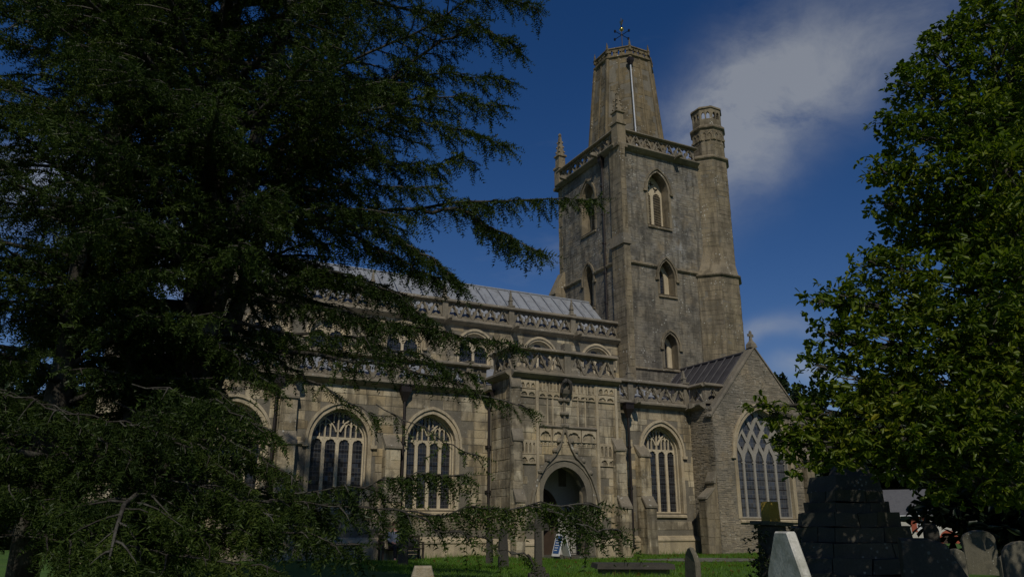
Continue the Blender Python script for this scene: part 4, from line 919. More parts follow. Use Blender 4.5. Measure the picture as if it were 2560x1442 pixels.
def limb_curve(p0, p1, sag, n, rng, wob=.12):
    p0, p1 = np.array(p0, float), np.array(p1, float); L = np.linalg.norm(p1 - p0); t = np.linspace(0, 1, n)[:, None]
    P = p0 + (p1 - p0) * t; P[:, 2] += sag * np.sin(math.pi * t[:, 0]) * L
    w_ = np.cumsum(rng.normal(0, wob * L / n, (n, 3)), axis=0); w_ -= t * w_[-1]; return P + w_

# ------------------------------------------------------------------ cedar
rc = np.random.default_rng(5)
CB = np.array([1.0, 14.6, gz(1.0, 14.6)])
cedar = thing('cedar_tree', 'huge dark spreading cedar with drooping needle sprays in front of the nave', 'tree', tuple(CB))
tm = MB(); br = MB(); BP, BD, BS = [], [], []
def stem(base, top, r0, r1, n=9):
    P = limb_curve(base, top, 0, n, rc, .05); tm.tube(P, list(np.linspace(r0, r1, n)), 9); return P
main_stem = stem(CB + [0, 0, -.2], CB + [.2, .3, 19.5], .42, .07, 12)
S1 = stem(CB + [.1, -.1, 1.1], CB + [1.6, -.6, 14], .26, .06); S2 = stem(CB + [-.2, -.1, .9], CB + [-2.6, .2, 13.5], .30, .06); S3 = stem(CB + [.3, .1, 2.2], CB + [2.6, .6, 12.5], .2, .04)
def spray(P, dens=1.0, side_len=.34, t0=.16, hang=.55, r0=.07):
    """clothe one limb: side branches in a flat plate, hanging branchlets on them"""
    seg = np.linalg.norm(np.diff(P, axis=0), axis=1); L = seg.sum(); n = len(P)
    br.tube(P, [max(.010, r0 * (1 - .9 * k / (n - 1))) for k in range(n)], 5)
    cum = np.concatenate([[0], np.cumsum(seg)]) / L
    def pt(t): return np.array([np.interp(t, cum, P[:, i]) for i in range(3)])
    def lets(Q, k, lo, hi):
        m = len(Q); d = Q[-1] - Q[0]; d = d / (np.linalg.norm(d) + 1e-9); sd = np.cross(d, [0, 0, 1]); sd /= np.linalg.norm(sd) + 1e-9
        for _ in range(k):
            t = rc.uniform(.08, 1) ** .8; i = min(int(t * (m - 1)), m - 2); f_ = t * (m - 1) - i; p = Q[i] * (1 - f_) + Q[i + 1] * f_
            v = d * rc.uniform(.25, .8) + sd * rc.choice((-1, 1)) * rc.uniform(.2, .8) + np.array([0, 0, -1]) * rc.uniform(-.05, hang * 2)
            BP.append(p); BD.append(v); BS.append(rc.uniform(lo, hi))
    step = .23; ts = np.arange(t0, 1.0, step / L); sgn = 1
    for t in ts:
        p = pt(t); d = pt(min(t + .05, 1)) - pt(max(t - .05, 0)); d /= np.linalg.norm(d) + 1e-9; sd = np.cross(d, [0, 0, 1]); sd /= np.linalg.norm(sd) + 1e-9; sgn = -sgn
        l2 = max(.25, side_len * L * (1.02 - t) ** .75 * rc.uniform(.55, 1.15)); l2 = min(l2, 2.1)
        q1 = p + (d * rc.uniform(.5, .9) + sd * sgn * rc.uniform(.7, 1)) * l2 * .8 + np.array([0, 0, -rc.uniform(.05, .38) * l2])
        Q = limb_curve(p, q1, .08, 5, rc, .12); br.tube(Q, [.020, .016, .012, .008, .004], 3, False)
        lets(Q, max(2, int(l2 * 20 * dens)), .22, .50)
    lets(P[int(n * .3):], int(L * 13 * dens), .2, .45)
    BP.append(P[-1]); BD.append(P[-1] - P[-2]); BS.append(.3)
def hero(pts, depth0, depth1, **k):
    k['dens'] = k.get('dens', 1) * (1.35 if k.get('dens', 1) > .3 else 1); k['r0'] = k.get('r0', .07) * .55
    """limb given by places in view and their distances"""
    n = len(pts); W_ = [at(x, y, depth0 + (depth1 - depth0) * i / (n - 1)) for i, (x, y) in enumerate(pts)]
    P = []
    for a, b in zip(W_, W_[1:]):
        for q in range(4): P.append(a + (b - a) * q / 4)
    P.append(W_[-1]); P = np.array(P); P[1:-1] += rc.normal(0, .03, (len(P) - 2, 3)); spray(P, **k); return P
# limbs on the church side that stand out against the sky
hero([(560, 330), (860, 160), (1080, 60), (1220, -20), (1345, 25)], 14.0, 12.6, dens=.9, side_len=.26)
hero([(900, 260), (1040, 150), (1180, 60), (1240, 90), (1310, 140)], 13.6, 13.0, dens=.9, side_len=.3)
hero([(620, 420), (800, 290), (1000, 190), (1130, 180), (1285, 208)], 14.2, 13.2, dens=1.0, side_len=.26)
hero([(640, 450), (860, 300), (1060, 240), (1150, 250), (1260, 265)], 13.4, 12.8, dens=1.0, side_len=.24)
hero([(600, 520), (820, 380), (1000, 290), (1130, 320), (1275, 368)], 13.9, 13.0, dens=1.0, side_len=.26)
hero([(560, 560), (760, 430), (940, 400), (1060, 420), (1170, 400)], 14.4, 13.4, dens=1.0, side_len=.28)
hero([(600, 600), (760, 480), (900, 455), (1000, 470), (1110, 472)], 13.6, 13.0, dens=1.0, side_len=.28)
hero([(480, 620), (660, 560), (820, 552), (1000, 522), (1180, 512), (1340, 492), (1500, 497)], 14.4, 12.6, dens=.85, side_len=.14, r0=.11)
hero([(1060, 528), (1160, 530), (1230, 570), (1290, 600), (1365, 638)], 13.2, 12.7, dens=1.3, side_len=.42)
hero([(860, 560), (960, 575), (1040, 620), (1100, 665), (1155, 715)], 13.6, 13.0, dens=1.3, side_len=.40)
hero([(760, 560), (880, 590), (980, 640), (1060, 680), (1130, 700)], 14.0, 13.2, dens=1.1, side_len=.36)
hero([(600, 640), (760, 660), (880, 690), (1000, 740), (1080, 800)], 13.8, 12.9, dens=.9, side_len=.24)
hero([(560, 740), (760, 770), (960, 800), (1120, 830), (1290, 862)], 13.8, 12.6, dens=1.15, side_len=.20)
hero([(520, 800), (740, 830), (920, 850), (1060, 890), (1180, 935)], 13.4, 12.6, dens=1.05, side_len=.22)
hero([(700, 880), (900, 900), (1080, 930), (1200, 985), (1320, 1022)], 13.2, 12.4, dens=.55, side_len=.16)
hero([(560, 860), (700, 900), (800, 960), (880, 1010), (960, 1040)], 13.6, 12.8, dens=.4, side_len=.18)
hero([(940, 1010), (1040, 1060), (1110, 1105), (1195, 1138)], 12.8, 12.4, dens=.16, side_len=.10, r0=.02)
hero([(330, 930), (450, 1010), (550, 1080), (650, 1140), (740, 1205)], 12.6, 11.8, dens=1.0, side_len=.17, r0=.03)
hero([(280, 1000), (400, 1060), (500, 1120), (590, 1190), (640, 1240)], 12.2, 11.6, dens=1.0, side_len=.22, r0=.03)
hero([(330, 860), (450, 920), (540, 980), (610, 1030), (690, 1090)], 13.0, 12.2, dens=1.0, side_len=.2, r0=.03)
hero([(250, 700), (380, 760), (500, 830), (600, 900), (680, 960)], 12.8, 12.2, dens=1.0, side_len=.24, r0=.03)
# long low limbs reaching past the porch
hero([(150, 1160), (420, 1215), (640, 1262), (820, 1225), (1000, 1192), (1160, 1185)], 11.6, 10.8, dens=1.0, side_len=.16, hang=.8, r0=.022)
hero([(300, 1220), (620, 1255), (900, 1262), (1080, 1290), (1240, 1262), (1380, 1258), (1500, 1268)], 11.2, 10.2, dens=.95, side_len=.13, hang=.9, r0=.022)
hero([(1000, 1275), (1120, 1320), (1240, 1360), (1330, 1400)], 10.6, 10.2, dens=.3, side_len=.2, r0=.02)
hero([(1320, 1262), (1390, 1285), (1440, 1310), (1540, 1322)], 10.2, 10.0, dens=.8, side_len=.2, r0=.02)
for a in (((40, 1230), (220, 1290), (420, 1330), (640, 1330), (900, 1360)), ((-60, 1340), (150, 1340), (330, 1370), (520, 1400), (700, 1430)), ((60, 1100), (240, 1130), (380, 1190), (560, 1230), (700, 1290)), ((-100, 1180), (60, 1230), (200, 1300), (320, 1390)),
          ((100, 1010), (240, 1040), (350, 1060), (480, 1120)), ((-80, 960), (80, 990), (220, 1080), (330, 1150)), ((330, 960), (450, 980), (560, 1010), (660, 1080))):
    hero(list(a), rc.uniform(10.2, 11.4), rc.uniform(9.6, 10.6), dens=1.1, side_len=.3, hang=.7, r0=.018)
# limbs all round the tree
def Rz(z):
    return float(np.interp(z, [0.8, 2.2, 2.8, 4.4, 5.0, 8, 12, 16, 19.5], [6.0, 6.0, 2.6, 2.6, 4.6, 5.2, 4.8, 3.4, .8]))
for k in range(170):
    z = 1.3 + 17.8 * (k + rc.uniform(0, 1)) / 170; az = k * 2.399963 + rc.normal(0, .25); Lr = Rz(z) * rc.uniform(.72, 1.08)
    if abs((az - math.atan2(-.45, .9) + math.pi) % (2 * math.pi) - math.pi) < 1.0 and z < 5: Lr *= .42
    st = main_stem
    i = np.argmin(np.abs(st[:, 2] - z)); p0 = st[i] + (np.array([0, 0, z - st[i][2]]))
    p1 = p0 + np.array([math.cos(az) * Lr, math.sin(az) * Lr, rc.uniform(-.10, .22) * Lr])
    spray(limb_curve(p0, p1, rc.uniform(.03, .12), 9, rc, .08), dens=.84 if Lr > 3 else 1.0, side_len=.36, t0=.2, r0=.03 + .011 * Lr)
for st in (S1, S2, S3):
    for k in range(16):
        i = rc.integers(2, len(st) - 1); az = rc.uniform(0, 6.283); Lr = rc.uniform(1.2, 2.6)
        if st[i][2] < 4.6 and st is not S2: Lr *= .5
        p1 = st[i] + np.array([math.cos(az) * Lr, math.sin(az) * Lr, rc.uniform(-.1, .25) * Lr]); spray(limb_curve(st[i], p1, .06, 7, rc, .1), dens=.9, side_len=.4, r0=.04)
tm.build('trunk', 'cedar_trunk_bark', cedar, smooth=True, recalc=False); br.build('branches', 'cedar_bark', cedar, smooth=True, recalc=False)
V, T = scatter(np.array(BP), np.array(BD), np.array(BS), NEEDLES, rc); print('cedar branchlets', len(BP), 'tris', len(T)); add_mesh_np('crown', V, T, 'cedar_needles', cedar)

# a second, slimmer cedar stands just left of it
rc = np.random.default_rng(17); CB2 = at(60, 1330, 12.4); CB2[2] = gz(CB2[0], CB2[1]); cedar2 = thing('cedar_tree', 'slimmer cedar at the left picture edge with a pale lichened stem', 'tree', tuple(CB2))
tm, br = MB(), MB(); BP, BD, BS = [], [], []
st2 = stem(CB2 + [0, 0, -.2], CB2 + [.9, .5, 15.5], .24, .05, 12)
for k in range(112):
    z = 1.2 + 13.8 * (k + rc.uniform(0, 1)) / 112; az = k * 2.399963 + rc.normal(0, .25); Lr = float(np.interp(z, [1, 6, 11, 15.5], [3.0, 3.2, 2.4, .6])) * rc.uniform(.7, 1.1)
    i = np.argmin(np.abs(st2[:, 2] - z)); p0 = st2[i] + (np.array([0, 0, z - st2[i][2]])); p1 = p0 + np.array([math.cos(az) * Lr, math.sin(az) * Lr, rc.uniform(-.12, .2) * Lr])
    spray(limb_curve(p0, p1, rc.uniform(.03, .12), 8, rc, .08), dens=.95, side_len=.42, t0=.12, r0=.02 + .010 * Lr)
tm.build('trunk', 'cedar_bark', cedar2, smooth=True, recalc=False); br.build('branches', 'cedar_bark', cedar2, smooth=True, recalc=False)
V, T = scatter(np.array(BP), np.array(BD), np.array(BS), NEEDLES, rc); print('cedar2 branchlets', len(BP), 'tris', len(T)); add_mesh_np('crown', V, T, 'cedar_needles', cedar2)

# ------------------------------------------------------------------ broadleaved trees
def leafy(name, label, base, trunk_pts, trunk_r, clumps, mat, barkm, density, leaf, seed, limb_from=None):
    rg = np.random.default_rng(seed); t = thing(name, label, 'tree', tuple(base)); tmb, bmb = MB(), MB()
    tp = np.array(trunk_pts); tmb.tube(tp, list(np.linspace(trunk_r, trunk_r * .35, len(tp))), 10); P, D = [], []
    for c, r in clumps:
        c = np.array(c); i = int(np.clip(np.searchsorted(tp[:, 2], c[2] - .35 * np.hypot(*(c - tp[0])[:2])), 1, len(tp) - 1)); s = tp[i]
        Q = limb_curve(s, c, .08, 7, rg, .12); bmb.tube(Q, list(np.linspace(.035 + .02 * r, .012, 7)), 5, False)
        for _ in range(int(5 + r * 8)):
            v = rg.normal(size=3); v /= np.linalg.norm(v); e = c + v * r * rg.uniform(.55, 1) * np.array([1, 1, .8]); bmb.tube([Q[4] * .3 + c * .7, (c + e) / 2 + [0, 0, .05 * r], e], [.014, .009, .004], 3, False)
        n = int(density * r * r)
        v = rg.normal(size=(n, 3)); v /= np.linalg.norm(v, axis=1, keepdims=True); rad = rg.uniform(.25, 1, n) ** .45
        lump = 1 + .28 * np.sin(v[:, 0] * 5 + c[0] * 3) * np.sin(v[:, 1] * 4.3 + c[1] * 2) + .2 * np.sin(v[:, 2] * 6 + c[2])
        p = c + v * (rad * r * lump)[:, None] * np.array([1, 1, .82]); P.append(p); D.append((v * .8 + rg.normal(0, .55, (n, 3))) * np.array([1, 1, .35]))
    P, D = np.concatenate(P), np.concatenate(D); S = rg.uniform(.75, 1.3, len(P)) * leaf
    tmb.build('trunk', barkm, t, smooth=True, recalc=False); bmb.build('branches', barkm, t, recalc=False)
    V, T = scatter(P, D, S, LEAVES, rg, .4); print(name, 'sprigs', len(P), 'tris', len(T)); add_mesh_np('crown', V, T, mat, t); return t
OB = at(2770, 1315, 11.6); OB[2] = gz(OB[0], OB[1]) - .1
oakc = []
for x, y, d, r in ((2540, 20, 10.4, .7), (2440, 60, 10.2, .45), (2370, 90, 10.2, .28), (2360, 150, 10.2, .5), (2500, 160, 10.2, .7), (2270, 210, 10.0, .36), (2330, 250, 10.2, .5), (2220, 310, 10.0, .25), (2290, 340, 10.0, .5), (2430, 310, 10.0, .7), (2200, 420, 10.0, .27), (2270, 460, 10.2, .45), (2370, 440, 10.0, .6), (2500, 430, 9.9, .7),
                   (2210, 515, 10.2, .2), (2310, 560, 10.6, .5), (2430, 560, 10.2, .6), (2540, 580, 9.8, .6), (2240, 600, 11.0, .3), (2170, 655, 10.2, .22), (2220, 680, 10.4, .4), (2100, 735, 9.9, .22), (2045, 755, 9.8, .16), (2150, 760, 10.2, .35), (2260, 760, 10.2, .5), (2390, 720, 10.0, .6), (2520, 720, 9.6, .6),
                   (2070, 830, 9.8, .18), (2120, 860, 10.0, .38), (2220, 870, 9.9, .5), (2340, 850, 9.8, .6), (2470, 850, 9.6, .6), (2550, 900, 9.5, .5), (2045, 915, 9.7, .17), (2120, 960, 9.8, .4), (2230, 980, 9.7, .5), (2350, 980, 9.6, .55), (2470, 990, 9.4, .55), (2070, 1030, 9.6, .34),
                   (1895, 1015, 9.3, .11), (1930, 1035, 9.3, .14), (1975, 1060, 9.4, .2), (2000, 1110, 9.4, .25), (1950, 1105, 9.4, .12), (2060, 1110, 9.4, .3), (2150, 1080, 9.5, .4), (2270, 1090, 9.4, .45), (2390, 1090, 9.3, .5), (2510, 1100, 9.2, .5), (2010, 1165, 9.3, .13), (2120, 1140, 9.5, .2), (2230, 1165, 9.5, .22), (2330, 1190, 9.4, .25), (2440, 1210, 9.3, .3), (2540, 1220, 9.2, .3)):
    oakc.append((at(x, y, d), r * (.9 if y < 600 else 1.0)))
for k in range(46):
    y = random.uniform(-150, 1150); x = random.uniform(float(np.interp(y, [-150, 0, 200, 450, 650, 800, 1150], [2700, 2620, 2480, 2400, 2400, 2330, 2330])), 2950); oakc.append((at(x, y, random.uniform(11.0, 13.2)), random.uniform(.5, .85)))
for k in range(9): oakc.append((np.array([random.uniform(6.5, 8.4), random.uniform(1.6, 3.3), random.uniform(3.3, 4.5)]), random.uniform(.45, .6)))  # unseen crown clumps added out of view to shade the lower-right tombstones
oak_tp = [OB + np.array([.05 * k * (-1) ** k, .06 * k, 1.05 * k]) for k in range(9)]
leafy('oak_tree', 'tall sunlit oak with lobed green and yellowing leaves by the transept', OB, oak_tp, .42, oakc, 'oak_leaf', 'oak_bark', 500, .16, 21)
def far_tree(name, label, x, y0, dep, h, wdt, seed, mat='far_leaf', leaf=.5, dens=150, conif=False):
    b = at(x, 1330, dep); b[2] = gz(b[0], b[1]) - .2; rg = np.random.default_rng(seed); cl = []
    for k in range(26):
        t = rg.uniform(.18, 1); wr = wdt * (math.sin(math.pi * (t * .8 + .15)) if not conif else (1.05 - t) * .9); a = rg.uniform(0, 6.283)
        cl.append((b + np.array([math.cos(a) * wr * rg.uniform(.2, 1), math.sin(a) * wr * rg.uniform(.2, 1), h * t]), wdt * rg.uniform(.28, .5) * (1 if not conif else 1.1 - .6 * t)))
    return leafy(name, label, b, [b + np.array([0, 0, h * .11 * k]) for k in range(9)], .3, cl, mat, 'oak_bark', dens / (wdt * wdt) * 6, leaf, seed + 1)
far_tree('yew_tree', 'dark dense yew in the shade behind the round-topped headstones', 2610, 1200, 26, 7.2, 3.2, 31, 'yew_leaf', .6, 130)
far_tree('yew_tree', 'black shadowed yew cut by the right picture edge', 2800, 1200, 21, 7.5, 4.0, 37, 'yew_leaf', .6, 120)
far_tree('holly_tree', 'dark round tree behind the cross steps above the cottage roof', 2300, 1200, 105, 19, 8, 47, 'yew_leaf', 1.6, 150)
for x_, d_, h_, w_, lab in ((-60, 52, 11, 5, 'broad far tree closing the view at the left edge'), (120, 58, 10, 5, 'far tree glimpsed between the two cedar stems'), (270, 50, 8, 4, 'far rounded tree just west of the nave')):
    far_tree('lime_tree', lab, x_, 1000, d_, h_, w_, int(60 + d_), 'far_leaf', 1.2, 50)
far_tree('conifer_tree', 'pointed dark conifer top showing behind the transept gable slope', 1975, 940, 60, 12.6, 2.4, 41, 'far_leaf', .6, 90, True)
far_tree('lime_tree', 'rounded green tree seen between transept gable and oak', 2030, 960, 64, 11.6, 3.6, 43, 'far_leaf', .7, 90)
# ------------------------------------------------------------------ grass
rg = np.random.default_rng(9); n = 90000
gx = rg.uniform(7, 36, n); gy = rg.uniform(13, 30, n); keep = (np.hypot(gx, gy) > 15.5)
def near_path(x, y):
    m_ = np.full(len(x), 9.0)
    for p in fine_p: m_ = np.minimum(m_, np.hypot(x - p[0], y - p[1]))
    return m_
keep &= near_path(gx, gy) > .72; keep &= ~((gx > 14.2) & (gx < 19.7) & (gy > 27.9)); gx, gy = gx[keep], gy[keep]; n = len(gx)
gzv = np.array([gz(a, b) for a, b in zip(gx, gy)]); hh = rg.uniform(.04, .11, n) * (1 + 1.2 * (rg.random(n) > .985)); wall_d = np.minimum(np.abs(29.75 - gy), 9); hh *= np.where((wall_d < .35) & ((gx < 14.2) | (gx > 19.7)), rg.uniform(1.2, 3.2, n), 1.0); a = rg.uniform(0, 6.283, n); lean = rg.normal(0, .045, (n, 2)); wd = rg.uniform(.006, .012, n)
P0 = np.stack([gx - np.cos(a) * wd, gy - np.sin(a) * wd, gzv], 1); P1 = np.stack([gx + np.cos(a) * wd, gy + np.sin(a) * wd, gzv], 1); P2 = np.stack([gx + lean[:, 0], gy + lean[:, 1], gzv + hh], 1)
V = np.stack([P0, P1, P2], 1).reshape(-1, 3); T = np.arange(n * 3).reshape(-1, 3)
fl = 500; fx = rg.uniform(10, 34, fl); fy = rg.uniform(16, 29, fl); FP = np.stack([fx, fy, [gz(a_, b_) + .05 for a_, b_ in zip(fx, fy)]], 1)
fv, ft = scatter(FP, rg.normal(size=(fl, 3)) * [1, 1, .15], np.full(fl, .09), LEAVES, rg, .3); fo = add_mesh_np('fallen_leaves', fv, ft, 'dead_leaf', None, 'stuff'); fo['label'] = 'scattered brown fallen leaves on the lawn'; fo['category'] = 'leaves'
gr = add_mesh_np('grass', V, T, 'grass_blade', None, 'stuff'); gr['label'] = 'short green churchyard grass'; gr['category'] = 'grass'

# ------------------------------------------------------------------ churchyard things
def gp(x, depth):
    p = at(x, 1330, depth); p[2] = gz(p[0], p[1]); return p
class Loc:
    """local axes at a spot: right, away, up, turned by rz from the view axis"""
    def __init__(s, p, rz=0):
        s.o = np.array(p, float); a = -YAW + rz; s.r = np.array([math.cos(a), math.sin(a), 0]); s.f = np.array([-math.sin(a), math.cos(a), 0])
    def p(s, x, y, z): return s.o + s.r * x + s.f * y + np.array([0, 0, z])
def slab(name, label, x, depth, prof, th, mat, rz=0, lean=0, cat='headstone', group=None, base=None):
    """upright stone: prof is the outline (across, height); th its thickness"""
    p = gp(x, depth); L = Loc(p, rz); m = MB(); n = len(prof); ch = .018
    cx_ = sum(a for a, b in prof) / n
    def rg_(y, sh): return [L.p(cx_ + (a - cx_) * (1 - sh) , y + lean * b, (b - (sh * .6 if b > .3 else 0)) - .12) for a, b in prof]
    m.loft([rg_(-th / 2, .03), rg_(-th / 2 + ch, 0), rg_(th / 2 - ch, 0), rg_(th / 2, .03)])
    o = m.build(name, mat); recentre(o, p); tag(o, label, cat, group); return o
def rnd_top(w_, h, rise, n=8):
    return [(-w_ / 2, 0), (w_ / 2, 0), (w_ / 2, h)] + [(w_ / 2 * math.cos(math.pi * k / n), h + rise * math.sin(math.pi * k / n)) for k in range(1, n)] + [(-w_ / 2, h)]
# the pale angular headstone in front: broad face to the west, narrow south edge in the sun
p = gp(1962, 8.8); zt = 1.60 - p[2] + .12
hw = .36
slab('headstone', 'tall pale grey headstone with clipped shoulders and a bright sunlit edge', 1962, 8.8, [(-hw, 0), (hw, 0), (hw, zt - .42), (hw * .92, zt - .36), (.13, zt), (-.13, zt), (-hw * .92, zt - .36), (-hw, zt - .42)], .11, 'grey_headstone', rz=R(-80))
slab('headstone', 'pale brown lichened headstone top close in front of the cedar shade', 1060, 8.4, [(-.135, 0), (.135, 0), (.13, .95), (.115, 1.15), (.085, 1.25), (-.085, 1.25), (-.115, 1.15), (-.13, .95)], .14, 'pale_tomb_stone', rz=R(8))
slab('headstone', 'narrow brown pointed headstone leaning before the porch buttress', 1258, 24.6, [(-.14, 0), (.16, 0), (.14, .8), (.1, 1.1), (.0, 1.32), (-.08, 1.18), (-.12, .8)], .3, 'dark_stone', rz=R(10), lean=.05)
slab('headstone', 'slim dark slab standing in for the wide foot of the drainpipe left of the porch', 1224, 28.5, [(-.11, 0), (.11, 0), (.09, .85), (.05, 1.1), (-.05, 1.1), (-.08, .85)], .3, 'dark_stone', rz=R(-10))  # upright slab in place of the drainpipe's wide boot
slab('headstone', 'thick leaning headstone with one pale lichened edge on the lawn by the path', 1725, 14.6, [(-.25, 0), (.25, 0), (.25, .80), (.18, .92), (.06, 1.02), (-.06, 1.02), (-.18, .93), (-.25, .80)], .09, 'tomb_stone', rz=R(-80))
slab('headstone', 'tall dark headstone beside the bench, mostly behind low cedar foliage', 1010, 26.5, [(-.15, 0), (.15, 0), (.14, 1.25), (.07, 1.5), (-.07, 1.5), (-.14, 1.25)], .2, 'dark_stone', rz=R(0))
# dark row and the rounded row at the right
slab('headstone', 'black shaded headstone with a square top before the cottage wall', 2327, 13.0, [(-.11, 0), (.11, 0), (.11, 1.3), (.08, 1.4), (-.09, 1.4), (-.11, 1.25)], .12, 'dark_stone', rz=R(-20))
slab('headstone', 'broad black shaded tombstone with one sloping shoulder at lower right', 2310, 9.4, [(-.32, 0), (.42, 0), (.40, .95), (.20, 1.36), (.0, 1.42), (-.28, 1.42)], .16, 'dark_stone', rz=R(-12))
slab('headstone', 'weathered round-topped headstone with dark centre and white lichen', 2442, 20.5, rnd_top(.78, .95, .22), .14, 'tomb_stone', rz=R(-6), group='rounded headstones in a row')
slab('headstone', 'brown headstone with sloped shoulder just behind the big round-topped one', 2478, 21.8, [(-.4, 0), (.4, 0), (.4, .75), (.25, 1.02), (-.2, 1.12), (-.4, 1.0)], .14, 'tomb_stone', rz=R(4), group='rounded headstones in a row')
slab('headstone', 'small low rounded headstone nearest the dark sloping tombstone', 2378, 19.0, rnd_top(.42, .62, .14), .12, 'tomb_stone', rz=R(-4), group='rounded headstones in a row')
slab('headstone', 'short reddish rounded headstone between two taller ones at right', 2503, 19.6, rnd_top(.36, .5, .14), .12, 'tomb_stone', rz=R(6), group='rounded headstones in a row')
slab('headstone', 'big mossy round-topped headstone cut by the right picture edge', 2545, 18.6, rnd_top(.86, .62, .34), .16, 'tomb_stone', rz=R(-8), group='rounded headstones in a row')
# lichened pedestal monument with ivy
p = gp(1930, 10.6); ped = thing('pedestal_monument', 'stone pedestal topped by an orange lichened block, ivy climbing it', 'monument', tuple(p)); L = Loc(p, R(22))
def bx(L, x0, x1, y0, y1, z0, z1, ta=0, parent=None, name='block', mat='step_stone', tw=0):
    m = MB(); m.loft([[L.p(x0, y0, z0), L.p(x1, y0, z0), L.p(x1, y1, z0), L.p(x0, y1, z0)], [L.p(x0 + ta, y0 + ta, z1), L.p(x1 - ta, y0 + ta, z1), L.p(x1 - ta, y1 - ta, z1), L.p(x0 + ta, y1 - ta, z1)]]); return m.build(name, mat, parent)
e = p[2]
bx(L, -.24, .24, -.24, .24, -.1, .2, .02, ped, 'base', 'step_stone'); bx(L, -.15, .15, -.15, .15, .2, 1.66 - e - .0, .02, ped, 'pillar', 'dark_stone'); bx(L, -.19, .19, -.19, .19, 1.66 - e, 1.71 - e, -.0, ped, 'moulding', 'step_stone'); bx(L, -.085, .085, -.085, .085, 1.71 - e, 1.96 - e, .008, ped, 'lichen_block', 'lichen_stone')
P = np.stack([RNG.normal(0, .16, 260), RNG.normal(0, .16, 260), RNG.uniform(0, 1.65 - e, 260)], 1); q = np.abs(P[:, :2]).max(1); P[:, :2] *= (.19 / np.maximum(q, .02))[:, None] * RNG.uniform(.9, 1.35, 260)[:, None]
Pw = np.array([L.p(*v) for v in P]); V, T = scatter(Pw, RNG.normal(size=(260, 3)), np.full(260, .085), LEAVES, RNG); add_mesh_np('ivy', V, T, 'ivy_leaf', ped)
# stepped cross base
p = gp(2122, 13.2); cross = thing('cross_steps', 'dark-toned octagonal stone steps of an old churchyard cross, half in shade', 'cross base', tuple(p)); e = p[2]
tops = [2.19, 2.02, 1.85, 1.64, 1.42, 1.2, .98, .75, .55]; rads = [.58, .66, .79, .92, 1.10, 1.28, 1.45, 1.62, 1.8]; rr = .5
for k, zt in enumerate(tops):
    rad = rads[k]; zb = tops[k + 1] if k + 1 < len(tops) else e - .2
    for q in range(8):
        a0 = R(22.5 + 45 * q) + .1; a1 = a0 + R(45)
        for (t0, t1) in (((0, .985),) if (q + k) % 3 else ((0, .55), (.57, .985))):
            rj = rad * (1 + random.uniform(-.012, .012)); dz = random.uniform(-.012, .012)
            def v2(t, r_): return np.array([math.cos(a0) * (1 - t) + math.cos(a1) * t, math.sin(a0) * (1 - t) + math.sin(a1) * t]) * r_
            m = MB(); ri = rad * .5
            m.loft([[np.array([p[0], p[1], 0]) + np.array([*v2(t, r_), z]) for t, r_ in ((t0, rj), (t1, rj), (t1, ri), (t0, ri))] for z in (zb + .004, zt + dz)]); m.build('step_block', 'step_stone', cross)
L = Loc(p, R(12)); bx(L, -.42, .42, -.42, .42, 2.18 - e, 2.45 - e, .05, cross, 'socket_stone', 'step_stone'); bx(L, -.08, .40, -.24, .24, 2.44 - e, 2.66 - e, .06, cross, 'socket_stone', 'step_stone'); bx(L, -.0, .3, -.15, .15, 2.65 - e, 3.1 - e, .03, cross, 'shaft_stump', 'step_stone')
# low chest tomb by the path
p = gp(1578, 21.2); L = Loc(p, R(3)); ct = thing('chest_tomb', 'low table tomb with a wide dark ledger slab on the lawn', 'tomb', tuple(p))
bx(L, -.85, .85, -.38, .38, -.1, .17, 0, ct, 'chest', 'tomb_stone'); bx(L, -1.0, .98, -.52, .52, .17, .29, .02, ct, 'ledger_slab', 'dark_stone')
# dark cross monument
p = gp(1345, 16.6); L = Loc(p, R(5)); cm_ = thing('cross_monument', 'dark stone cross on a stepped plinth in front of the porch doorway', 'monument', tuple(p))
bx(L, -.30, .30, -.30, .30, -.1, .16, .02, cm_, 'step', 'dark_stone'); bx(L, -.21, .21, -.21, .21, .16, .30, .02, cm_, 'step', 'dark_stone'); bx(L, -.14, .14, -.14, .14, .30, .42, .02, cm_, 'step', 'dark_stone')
bx(L, -.07, .07, -.055, .055, .42, 1.45, .012, cm_, 'shaft', 'dark_stone'); m = MB(); m.loft([[L.p(x, y, z) for x, z in ((-.22, 1.12), (.22, 1.12), (.22, 1.24), (-.22, 1.24))] for y in (-.05, .05)]); m.build('cross_arm', 'dark_stone', cm_)
# folding notice board by the porch door
p = np.array([16.0, 27.15, gz(16.0, 27.15)]); L = Loc(p, R(-62)); sg = thing('notice_board', 'blue and white folding notice board standing at the porch door', 'sign', tuple(p))
for s_ in (-1, 1):
    def lp(x, z, d): return L.p(x, s_ * (.30 - .28 * z / .95 + d), z)
    m = MB(); m.loft([[lp(x, z, d) for x, z in ((-.27, .14), (.27, .14), (.27, .95), (-.27, .95))] for d in (-.012, .012)]); m.build('board', 'white_paint', sg)
    m = MB(); m.loft([[lp(x, z, s_ * 0 + d) for x, z in ((-.21, .24), (.21, .24), (.21, .88), (-.21, .88))] for d in (.013, .02)]); pst = m.build('poster', 'sign_blue', sg)
    for k in range(5):
        m = MB(); z = .34 + .09 * k; m.loft([[lp(x, zz, d) for x, zz in ((-.15, z), (.06 + .03 * (k % 3), z), (.06 + .03 * (k % 3), z + .03), (-.15, z + .03))] for d in (.021, .024)]); m.build('text_line', 'white_paint', pst)
    for x in (-.24, .24): m = MB(); m.tube([lp(x, 0, 0), lp(x, .16, 0)], .016, 5); m.build('leg', 'iron', sg)
